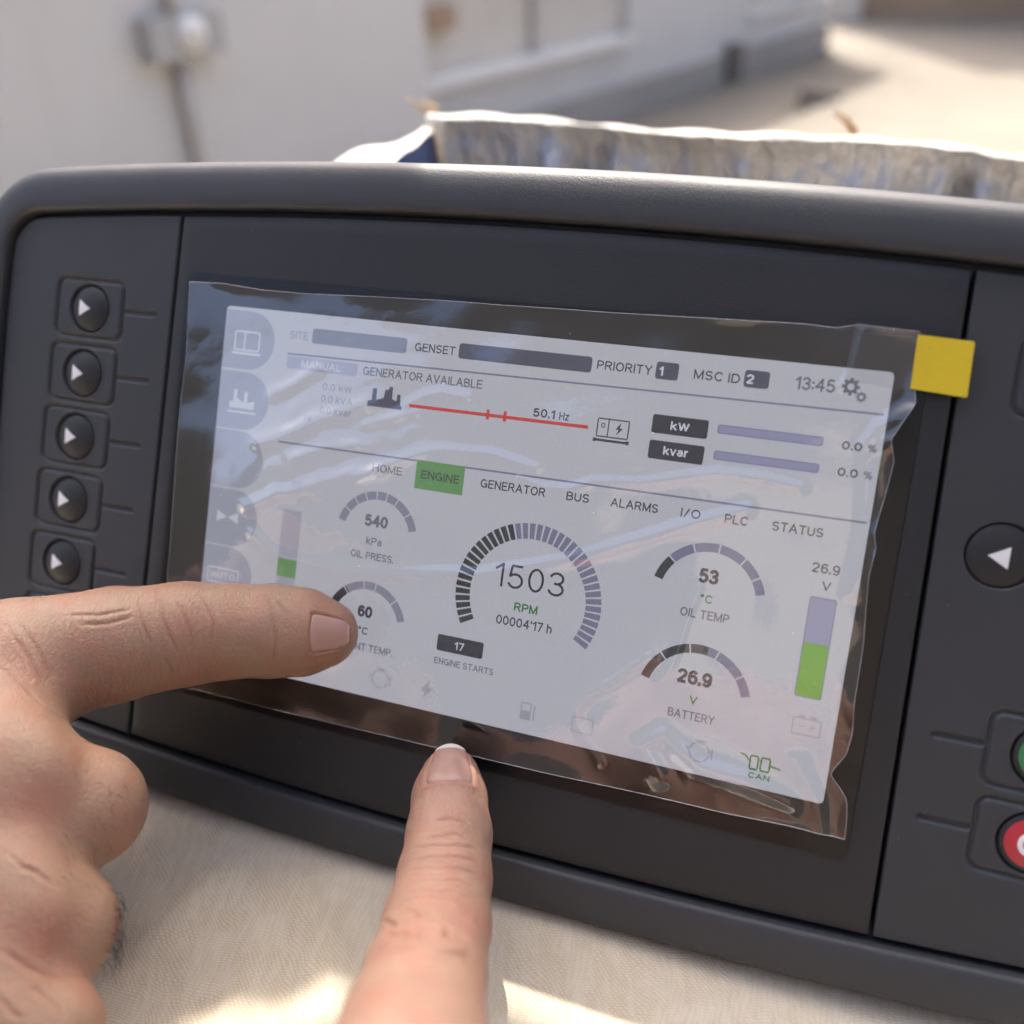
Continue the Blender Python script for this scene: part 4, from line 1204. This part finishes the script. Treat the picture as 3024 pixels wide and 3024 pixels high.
CREASES_B = [[(3.1, -58.6, 30.5), (4.8, -57.9, 30.4), (6.3, -57.5, 29.8), (7.3, -57.3, 28.9), (8.2, -57.1, 27.7), (9.3, -57.4, 27.6), (10.3, -57.7, 27.4)], [(2.9, -56.6, 26.2), (4.6, -56.1, 25.8), (6.1, -55.9, 25.0), (7.6, -56.1, 24.6), (9.0, -56.5, 23.8)], [(0.9, -60.7, 31.8), (3.6, -59.3, 32.7), (5.9, -58.4, 32.4), (8.1, -58.1, 31.9), (10.0, -58.2, 30.6), (11.5, -58.6, 29.5), (12.9, -59.3, 27.8)], [(2.2, -61.5, 35.0), (4.9, -60.0, 35.7), (7.2, -59.2, 35.3), (9.3, -59.0, 34.6), (11.2, -59.1, 33.3), (12.9, -59.6, 32.0), (14.3, -60.6, 30.1)], [(3.4, -61.9, 38.3), (6.3, -60.4, 39.0), (8.6, -59.7, 38.4), (10.6, -59.5, 37.6), (12.4, -59.8, 36.1), (14.1, -60.4, 34.9), (15.5, -61.6, 32.8)], [(4.4, -62.3, 42.3), (7.7, -60.5, 43.3), (10.3, -59.8, 42.4), (12.3, -59.8, 41.5), (13.9, -60.1, 39.7), (15.2, -60.7, 39.0), (16.4, -61.5, 37.8)], [(5.6, -62.2, 45.6), (8.5, -60.5, 47.0), (10.7, -59.7, 46.9), (13.0, -59.5, 46.1), (14.9, -60.0, 43.9), (16.3, -60.5, 43.5), (17.6, -61.4, 42.5)], [(9.5, -60.4, 54.4), (11.0, -59.5, 55.3), (12.3, -58.9, 55.9), (13.7, -58.2, 57.8), (14.9, -57.7, 59.4)], [(14.8, -57.7, 60.5), (16.1, -57.5, 60.0), (17.3, -57.5, 59.2), (18.9, -57.6, 59.5), (20.4, -57.9, 59.4)], [(13.4, -58.1, 63.2), (15.1, -57.1, 65.8), (16.7, -56.2, 68.0), (17.8, -56.0, 67.3), (18.7, -56.1, 66.0), (20.0, -56.3, 65.3), (21.1, -56.8, 64.0)], [(9.0, -60.5, 52.1), (11.1, -59.5, 52.4), (12.8, -59.0, 51.7), (14.9, -58.9, 51.6), (16.7, -59.2, 50.7), (18.5, -59.7, 51.0), (20.0, -60.5, 50.5), (21.2, -61.1, 51.2), (22.3, -61.9, 51.5)], [(18.1, -54.7, 73.1), (19.8, -54.1, 73.3), (21.4, -54.1, 72.7), (23.0, -54.4, 71.8), (24.3, -55.5, 69.6), (24.8, -57.3, 66.2), (25.2, -59.5, 62.2)], [(21.4, -53.4, 76.2), (22.9, -53.5, 75.3), (24.3, -54.0, 73.8)], [(10.6, -60.0, 62.8), (12.8, -58.4, 64.9), (14.8, -57.1, 66.5)], [(5.5, -64.2, 52.5), (9.0, -60.8, 58.2), (11.4, -59.2, 61.2)], [(19.7, -57.7, 59.7), (20.5, -57.4, 61.7), (21.4, -56.8, 64.0), (22.4, -57.0, 64.2), (23.4, -57.4, 64.1)]]
HAIR_ROOTS = [[(-47.0, -71.9, 58.5), (-45.8, -72.3, 59.7), (-45.0, -73.0, 60.5), (-44.3, -73.8, 61.1), (-43.9, -74.8, 61.6), (-43.5, -75.8, 62.1), (-43.3, -76.9, 62.3), (-43.3, -77.7, 62.6), (-43.3, -78.7, 62.8), (-43.4, -79.6, 63.0), (-43.7, -80.6, 63.0), (-44.0, -81.8, 63.3), (-45.1, -83.5, 62.7)]]


# ---------------------------------------------------------------- hands: surface from the distance field
def surface_nets(fn, lo, hi, step):
    ax = [np.arange(lo[i], hi[i] + step, step, dtype=np.float32) for i in range(3)]
    nx_, ny_, nz_ = (len(a) for a in ax)
    # coarse pass first, then the fine values only in blocks that the surface crosses
    B = 6
    nb = [-(-len(a) // B) for a in ax]
    pad = [np.float32(lo[i]) + step * np.arange(nb[i] * B, dtype=np.float32) for i in range(3)]
    cen = [p.reshape(-1, B).mean(1) for p in pad]
    cx_, cy_, cz_ = np.meshgrid(*cen, indexing='ij')
    cv = fn(np.stack([cx_.ravel(), cy_.ravel(), cz_.ravel()], 1)).reshape(nb)
    big = np.repeat(np.repeat(np.repeat(cv, B, 0), B, 1), B, 2).astype(np.float32)
    hot = np.argwhere(np.abs(cv) < B * step * 1.05)
    loc = np.stack(np.meshgrid(*[np.arange(B)] * 3, indexing='ij'), -1).reshape(-1, 3)
    for h0 in range(0, len(hot), 1500):
        idx = (hot[h0:h0 + 1500, None, :] * B + loc[None]).reshape(-1, 3)
        p = np.stack([pad[k][idx[:, k]] for k in range(3)], 1)
        big[tuple(idx.T)] = fn(p)
    val = big[:nx_, :ny_, :nz_]
    ins = val < 0
    cells = np.zeros((nx_ - 1, ny_ - 1, nz_ - 1), np.int8)
    offs = [(a, b, c) for a in (0, 1) for b in (0, 1) for c in (0, 1)]
    for a, b, c in offs: cells += ins[a:nx_ - 1 + a, b:ny_ - 1 + b, c:nz_ - 1 + c]
    act = np.argwhere((cells > 0) & (cells < 8))
    ident = np.full(cells.shape, -1, np.int64); ident[tuple(act.T)] = np.arange(len(act))
    acc = np.zeros((len(act), 3)); cnt = np.zeros(len(act))
    for u in offs:
        for k in range(3):
            if u[k]: continue
            w = list(u); w[k] = 1
            c1 = act + np.array(u); c2 = act + np.array(w)
            v1 = val[tuple(c1.T)]; v2 = val[tuple(c2.T)]
            m = (v1 < 0) != (v2 < 0)
            t = np.where(m, v1 / np.where(m, v1 - v2, 1), 0)
            pos = c1.astype(float); pos[:, k] += t
            acc += np.where(m[:, None], pos, 0); cnt += m
    verts = acc / cnt[:, None] * step + np.array(lo)
    faces = []
    for k in range(3):
        i, j = [(1, 2), (2, 0), (0, 1)][k]
        sl1 = [slice(None)] * 3; sl2 = [slice(None)] * 3
        sl1[k] = slice(0, -1); sl2[k] = slice(1, None)
        cr = np.argwhere(ins[tuple(sl1)] != ins[tuple(sl2)])
        ok = (cr[:, i] > 0) & (cr[:, j] > 0) & (cr[:, i] < cells.shape[i]) & (cr[:, j] < cells.shape[j])
        cr = cr[ok]
        di = np.zeros(3, int); di[i] = 1; dj = np.zeros(3, int); dj[j] = 1
        q = np.stack([ident[tuple((cr - di - dj).T)], ident[tuple((cr - dj).T)], ident[tuple(cr.T)], ident[tuple((cr - di).T)]], 1)
        flip = ~ins[tuple(cr.T)]
        q[flip] = q[flip][:, ::-1]
        faces.append(q)
    faces = np.concatenate(faces)
    return verts, faces[(faces >= 0).all(1)]


def split_quads(v, f):
    """every quad into four"""
    e = np.concatenate([np.stack([f[:, k], f[:, (k + 1) % 4]], 1) for k in range(4)])
    e.sort(axis=1)
    key = e[:, 0].astype(np.int64) * len(v) + e[:, 1]
    uq, first, inv = np.unique(key, return_index=True, return_inverse=True)
    mid = v[e[first]].mean(1); cen = v[f].mean(1)
    nf = len(f); mi = [len(v) + inv[k * nf:(k + 1) * nf] for k in range(4)]; ci = len(v) + len(mid) + np.arange(nf)
    q = np.concatenate([np.stack([f[:, k], mi[k], ci, mi[k - 1]], 1) for k in range(4)])
    return np.concatenate([v, mid, cen]), q


def skin_mat(name, base, pink):
    m, t, b = new_mat(name)
    v = coords(t)
    at = n_(t, 'ShaderNodeVertexColor', layer_name='tint')
    sep = n_(t, 'ShaderNodeSeparateColor'); t.links.new(at.outputs[0], sep.inputs[0])
    c = ramp(t, noise(t, v, 120, 5, 0.6), [(0.3, [x * 0.94 for x in base]), (0.7, [min(1, x * 1.05) for x in base])])
    c = mixc(t, mathn(t, 'MULTIPLY', ramp(t, noise(t, v, 300, 3), [(0.45, 0.0), (0.7, 1.0)]), 0.20), c, pink)
    c = mixc(t, sep.outputs[0], c, pink)
    c = mixc(t, sep.outputs[1], c, (0.27, 0.12, 0.075))
    t.links.new(c, b.inputs['Base Color'])
    b.inputs['Roughness'].default_value = 0.42
    b.inputs['Specular IOR Level'].default_value = 0.40
    b.inputs['Subsurface Weight'].default_value = 0.14
    b.inputs['Subsurface Radius'].default_value = (1.0, 0.35, 0.2)
    b.inputs['Subsurface Scale'].default_value = 0.0016
    vo = n_(t, 'ShaderNodeTexVoronoi'); vo.feature = 'DISTANCE_TO_EDGE'; vo.inputs['Scale'].default_value = 1100
    wv = n_(t, 'ShaderNodeMapping'); wv.inputs['Scale'].default_value = (1, 0.7, 0.8); t.links.new(v, wv.inputs[0]); t.links.new(wv.outputs[0], vo.inputs['Vector'])
    pores = ramp(t, vo.outputs['Distance'], [(0.0, 0.0), (0.16, 1.0)])
    bump(t, b, mathn(t, 'ADD', mathn(t, 'MULTIPLY', pores, 0.28), noise(t, v, 800, 5, 0.7)), 0.70, 0.00030)
    return m


MAT['skin_a'] = skin_mat('tanned skin', (0.325, 0.208, 0.134), (0.36, 0.140, 0.092))
MAT['skin_b'] = skin_mat('fair skin', (0.395, 0.248, 0.174), (0.43, 0.178, 0.130))


def nail_mat():
    m, t, b = new_mat('fingernail')
    at = n_(t, 'ShaderNodeVertexColor', layer_name='tint')
    sep = n_(t, 'ShaderNodeSeparateColor'); t.links.new(at.outputs[0], sep.inputs[0])
    c = mixc(t, sep.outputs[0], (0.39, 0.225, 0.175), (0.66, 0.62, 0.55))
    c = mixc(t, mathn(t, 'MULTIPLY', sep.outputs[1], 0.5), c, (0.45, 0.29, 0.245))
    t.links.new(c, b.inputs['Base Color'])
    b.inputs['Roughness'].default_value = 0.30; b.inputs['Subsurface Weight'].default_value = 0.15
    b.inputs['Subsurface Radius'].default_value = (1.0, 0.4, 0.3); b.inputs['Subsurface Scale'].default_value = 0.0012
    bump(t, b, noise(t, coords(t), 500, 2), 0.10, 0.0002)
    return m


MAT['nail'] = nail_mat()
MAT['hair'] = simple('dark body hair', (0.012, 0.009, 0.007), 0.5)


class Nail:
    """nail plate in finger coordinates: l = length along the finger past the tip centre (wrapping over the tip), phi = angle round it"""
    def __init__(self, tip, axis, normal, radius, back, end, phi, free=0.0):
        self.c = np.array(tip, float); a = np.array(axis, float); self.a = a / np.linalg.norm(a)
        n = np.array(normal, float); n -= self.a * (n @ self.a); self.n = n / np.linalg.norm(n)
        self.s = np.cross(self.n, self.a); self.r = radius; self.back = back; self.end = end; self.phi = math.radians(phi); self.free = free

    def ray(self, l, ph):
        """foot point on the finger's axis and outward direction"""
        d = np.cos(ph)[..., None] * self.n + np.sin(ph)[..., None] * self.s
        th = np.clip(l, 0, None) / self.r
        foot = self.c + np.minimum(l, 0)[..., None] * self.a
        return foot, np.cos(th)[..., None] * d + np.sin(th)[..., None] * self.a

    def local(self, P):
        q = P - self.c; t = q @ self.a
        rad = q - t[:, None] * self.a; rl = np.linalg.norm(rad, axis=1)
        l = np.where(t < 0, t, self.r * np.arctan2(t, rl))
        return l, np.arctan2(rad @ self.s, rad @ self.n)

    def half(self, l):
        v = np.clip((l + self.back) / (self.back + self.end), 0, 1)
        return self.phi * (0.93 + 0.07 * np.clip(v / 0.3, 0, 1)) * np.sqrt(np.clip(1 - (np.clip(v - 0.55, 0, 1) / 0.56) ** 2.6, 0.02, 1))


def build_hand(name, label, hand, bumps, lo, hi, base_mm, mat, creases, nail, reds, lines_dir, step=0.8, gain=1.0):
    fn = lambda p: hand_field(p, hand, bumps)
    v, f = surface_nets(fn, lo, hi, step)
    P, quads = split_quads(v, f)
    n = len(P)
    N = field_normal(P, fn); P = P - N * np.clip(fn(P), -0.5, 0.5)[:, None]
    disp = np.zeros(n); tint = np.zeros((n, 4)); tint[:, 3] = 1
    # creases over the joints
    for c in creases:
        c = np.array(c); d = np.full(n, 99.0)
        near = np.where(np.linalg.norm(P - c.mean(0), axis=1) < 22)[0]
        if len(near) == 0: continue
        q = P[near]; dn = np.full(len(near), 99.0); tt = np.zeros(len(near))
        for k, (a, b) in enumerate(zip(c[:-1], c[1:])):
            e = b - a; t = np.clip((q - a) @ e / max(e @ e, 1e-6), 0, 1)
            dd = np.linalg.norm(q - a - t[:, None] * e, axis=1)
            tt = np.where(dd < dn, (k + t) / (len(c) - 1), tt); dn = np.minimum(dn, dd)
        fade = np.clip(np.minimum(tt, 1 - tt) * 5 + 0.25, 0, 1)
        disp[near] -= gain * 0.22 * fade * np.exp(-(dn / 0.30) ** 2) - gain * 0.08 * fade * np.exp(-((dn - 1.0) / 0.55) ** 2)
        tint[near, 1] = np.maximum(tint[near, 1], min(0.8, 0.52 * gain) * fade * np.exp(-(dn / 0.32) ** 2))
    # fine cross wrinkles along the finger
    ch = np.array(hand['index'])[:, :3]
    s = np.zeros(n); best = np.full(n, 1e9); L0 = 0
    for a, b in zip(ch[:-1], ch[1:]):
        e = b - a; l = np.linalg.norm(e); t = np.clip((P - a) @ e / (l * l), 0, 1)
        dd = np.linalg.norm(P - a - t[:, None] * e, axis=1)
        s = np.where(dd < best, L0 + t * l, s); best = np.minimum(best, dd); L0 += l
    wob = 0.9 * np.sin(P[:, 0] * 0.9 + P[:, 1] * 0.7) + 0.6 * np.sin(P[:, 1] * 1.7 - P[:, 2])
    amp = np.clip((s - 14) / 10, 0, 1) * (best < 14)
    fine = np.sin(s * 3.9 + 1.6 * wob) * (0.5 + 0.5 * np.sin(s * 0.5 + P[:, 1] * 0.4)) + 0.7 * np.sin(s * 5.3 - 1.2 * wob + 0.9 * P[:, 1])
    disp += 0.048 * amp * fine
    tint[:, 1] = np.maximum(tint[:, 1], 0.15 * amp * np.clip(-fine, 0, 1.2))
    disp += 0.05 * np.sin(P[:, 0] * 0.55 + 1.3 * np.sin(P[:, 1] * 0.4)) * np.sin(P[:, 2] * 0.5 + P[:, 1] * 0.35)
    bl = np.sin(P[:, 0] * 0.31 + 2 * np.sin(P[:, 1] * 0.17)) * np.sin(P[:, 1] * 0.27 + 1.7 * np.sin(P[:, 2] * 0.21)) + 0.6 * np.sin(P[:, 0] * 0.7 - P[:, 2] * 0.5) * np.sin(P[:, 1] * 0.8)
    tint[:, 0] = np.clip(0.10 + 0.24 * bl, 0, 1)
    for c, r, w in reds:
        tint[:, 0] = np.maximum(tint[:, 0], w * np.exp(-(np.linalg.norm(P - np.array(c), axis=1) / r) ** 2))
    # nail bed and fold
    l_, ph_ = nail.local(P)
    ed_side = np.abs(ph_) / nail.half(l_)
    over_b = (-nail.back - l_) / 1.2                       # > 0 behind the nail's base
    ed = np.maximum(ed_side, 1 + over_b * 0.25)
    inside = (l_ < nail.end + 1) & (l_ > -nail.back - 4) & (np.abs(ph_) < 1.5)
    along = sstep(nail.end + 0.5, nail.end - 3.0, l_)
    disp += np.where(inside, -0.38 * sstep(1.04, 0.93, ed) + 0.20 * along * np.exp(-((ed - 1.14) / 0.10) ** 2), 0)
    tint[:, 1] = np.maximum(tint[:, 1], np.where(inside, 0.24 * along * np.exp(-((ed - 1.03) / 0.045) ** 2), 0))
    tint[:, 0] = np.maximum(tint[:, 0], np.where(inside, 0.5 * along * np.exp(-((ed - 1.15) / 0.12) ** 2), 0))
    P = P + N * disp[:, None]
    Wd = to_world(P); base = to_world(np.array(base_mm))
    ob = make(name, Wd - base, quads, mat, None, True); me2 = ob.data
    ca = me2.color_attributes.new('tint', 'FLOAT_COLOR', 'POINT'); ca.data.foreach_set('color', tint.ravel())
    ob.location = tuple(base)
    tag(ob, label, 'hand')
    # the nail plate
    nu_, nv_ = 29, 34
    V = np.linspace(0, 1, nv_)[:, None] * np.ones((1, nu_)); U = np.linspace(-1, 1, nu_)[None, :] * np.ones((nv_, 1))
    l = -nail.back - 0.3 + (nail.back + nail.end + 0.3) * V
    l = l - 0.55 * (U ** 2) * sstep(0.3, 0.0, V) * -1.0        # curved base line
    ph = U * nail.half(l)
    foot, dr = nail.ray(l, ph)
    foot = foot.reshape(-1, 3); dr = dr.reshape(-1, 3); t = np.full(len(foot), nail.r + 5.0)
    for _ in range(40): t -= np.clip(fn(foot + dr * t[:, None]), -1, 1) * 0.85
    flat_ = 0.55 * np.clip(l / nail.end, 0, 1).ravel() ** 2     # the plate runs straighter than the fingertip
    hit = (foot + dr * (t + flat_ * (1.0 if nail.free < 0.3 else 1.9))[:, None]).reshape(nv_, nu_, 3)
    dr = dr.reshape(nv_, nu_, 3)
    if nail.free > 0.3:                                         # free edge: goes on past the fingertip
        k0 = nv_ - 7
        tang = hit[k0] - hit[k0 - 2]; tang /= np.linalg.norm(tang, axis=1, keepdims=True)
        for k in range(k0 + 1, nv_):
            w = (k - k0) / (nv_ - 1 - k0)
            bow = np.sqrt(np.clip(1 - U[k] ** 2 * 0.97, 0, 1))
            hit[k] = hit[k0] + tang * (w * (nail.free + 1.1) * bow)[:, None]
    lift = 0.0 - 0.30 * np.clip((np.abs(U) - 0.88) / 0.12, 0, 1) * (V < 0.8) - 0.30 * np.clip((0.06 - V) / 0.06, 0, 1)
    top = hit + dr * lift[:, :, None]
    bot = top - dr * 0.40
    vbs = V
    NV = np.concatenate([top.reshape(-1, 3), bot.reshape(-1, 3)]); M = nu_ * nv_
    gf = grid_faces(nu_, nv_)
    fc = gf + [tuple(M + k for k in q[::-1]) for q in gf]
    rim = [i for i in range(nu_)] + [j * nu_ + nu_ - 1 for j in range(1, nv_)] + [(nv_ - 1) * nu_ + i for i in range(nu_ - 2, -1, -1)] + [j * nu_ for j in range(nv_ - 2, 0, -1)]
    fc += [(rim[k], M + rim[k], M + rim[(k + 1) % len(rim)], rim[(k + 1) % len(rim)]) for k in range(len(rim))]
    no = make('nail', to_world(NV) - base, fc, MAT['nail'], ob, True, 60)
    tn = np.zeros((2 * M, 4)); tn[:, 3] = 1
    white = sstep(0.83, 0.86, vbs) if nail.free > 0.3 else 0.3 * sstep(0.93, 0.98, vbs)
    lun = sstep(0.22, 0.05, vbs + 0.12 * U ** 2)
    tn[:, 0] = np.concatenate([white.ravel()] * 2); tn[:, 1] = np.concatenate([lun.ravel()] * 2)
    ca = no.data.color_attributes.new('tint', 'FLOAT_COLOR', 'POINT'); ca.data.foreach_set('color', tn.ravel())
    return ob, base, fn


hand_a, base_a, fn_a = build_hand(
    'hand', 'tanned hand from the left, its index finger touching the screen', HAND_A, HAND_A_BUMPS, (-172, -122, -8), (-22, -8, 130), (-165, -90, 104), MAT['skin_a'], CREASES_A,
    Nail((-36.2, -28.6, 8.6), (0.945, 0.113, -0.307), (0.275, 0.22, 0.933), 7.9, 1.0, 7.4, 31, 0.1),
    [((-34, -28, 12), 9, 0.55), ((-47, -27, 20), 5, 0.35), ((-58.3, -27.5, 30), 6, 0.40), ((-60.5, -54.8, 65.8), 6.5, 0.70), ((-47.3, -72, 75.5), 6.5, 0.60), ((-55, -38, 26), 7, 0.5), ((-51, -63, 54), 7, 0.35), ((-66, -40, 48), 8, 0.2)], None)
hand_b, base_b, fn_b = build_hand(
    'hand', 'fair hand from below, only its index finger with white-tipped nail in view', HAND_B, HAND_B_BUMPS, (-14, -114, -2), (88, -44, 172), (50, -79, 165), MAT['skin_b'], CREASES_B,
    Nail((-0.9, -54.6, 9.2), (-0.35, 0.63, -0.69), (0.14, 0.767, 0.62), 6.6, 4.9, 6.6, 41, 0.6),
    [((-1, -52, 14), 7, 0.45), ((7, -57, 29), 5, 0.2), ((15, -59, 50), 6, 0.35), ((20, -57, 63), 6, 0.25)], None, gain=1.6)

# short dark hairs on the lower knuckle, and finer ones flat on the middle one
mb = MB()
roots = np.array(HAIR_ROOTS[0])
for k in range(46):
    t = rng.uniform(0, len(roots) - 1.001); i = int(t); p = roots[i] + (roots[i + 1] - roots[i]) * (t - i)
    p = p + rng.normal(0, 0.9, 3) * np.array((1, 1, 1))
    for _ in range(4):
        nn = field_normal(p[None].astype(np.float32), fn_a)[0]; p = p - nn * float(fn_a(p[None])[0])
    nn = field_normal(p[None].astype(np.float32), fn_a)[0]
    out = nn * 0.55 + np.array((0.25, -0.1, 0.0)) + rng.normal(0, 0.14, 3)
    l = rng.uniform(2.2, 4.6)
    pts = [p - nn * 0.2, p + out * l * 0.35, p + out * l * 0.62 + np.array((0.0, -0.45, 0)) * l, p + out * l * 0.70 + np.array((-0.15, -0.95, 0)) * l]
    mb.tube([tuple((to_world(q) - base_a)) for q in pts], [0.00005, 0.00005, 0.00004, 0.00002], 4)
for k in range(34):
    p = np.array((-53.0, -60.0, 58.0)) + rng.normal(0, 1, 3) * np.array((6.0, 7.0, 6.0))
    for _ in range(6):
        nn = field_normal(p[None].astype(np.float32), fn_a)[0]; p = p - nn * float(fn_a(p[None])[0])
    nn = field_normal(p[None].astype(np.float32), fn_a)[0]
    d = np.array((0.45, -0.85, -0.1)) + rng.normal(0, 0.18, 3); d -= nn * (d @ nn)
    l = rng.uniform(1.4, 3.2)
    pts = [p - nn * 0.2, p + nn * 0.25 + d * l * 0.35, p + nn * 0.38 + d * l * 0.7, p + nn * 0.40 + d * l]
    mb.tube([tuple((to_world(q) - base_a)) for q in pts], [0.000035, 0.000032, 0.000026, 0.000012], 3)
make('hair', mb.v, mb.f, MAT['hair'], hand_a, True)
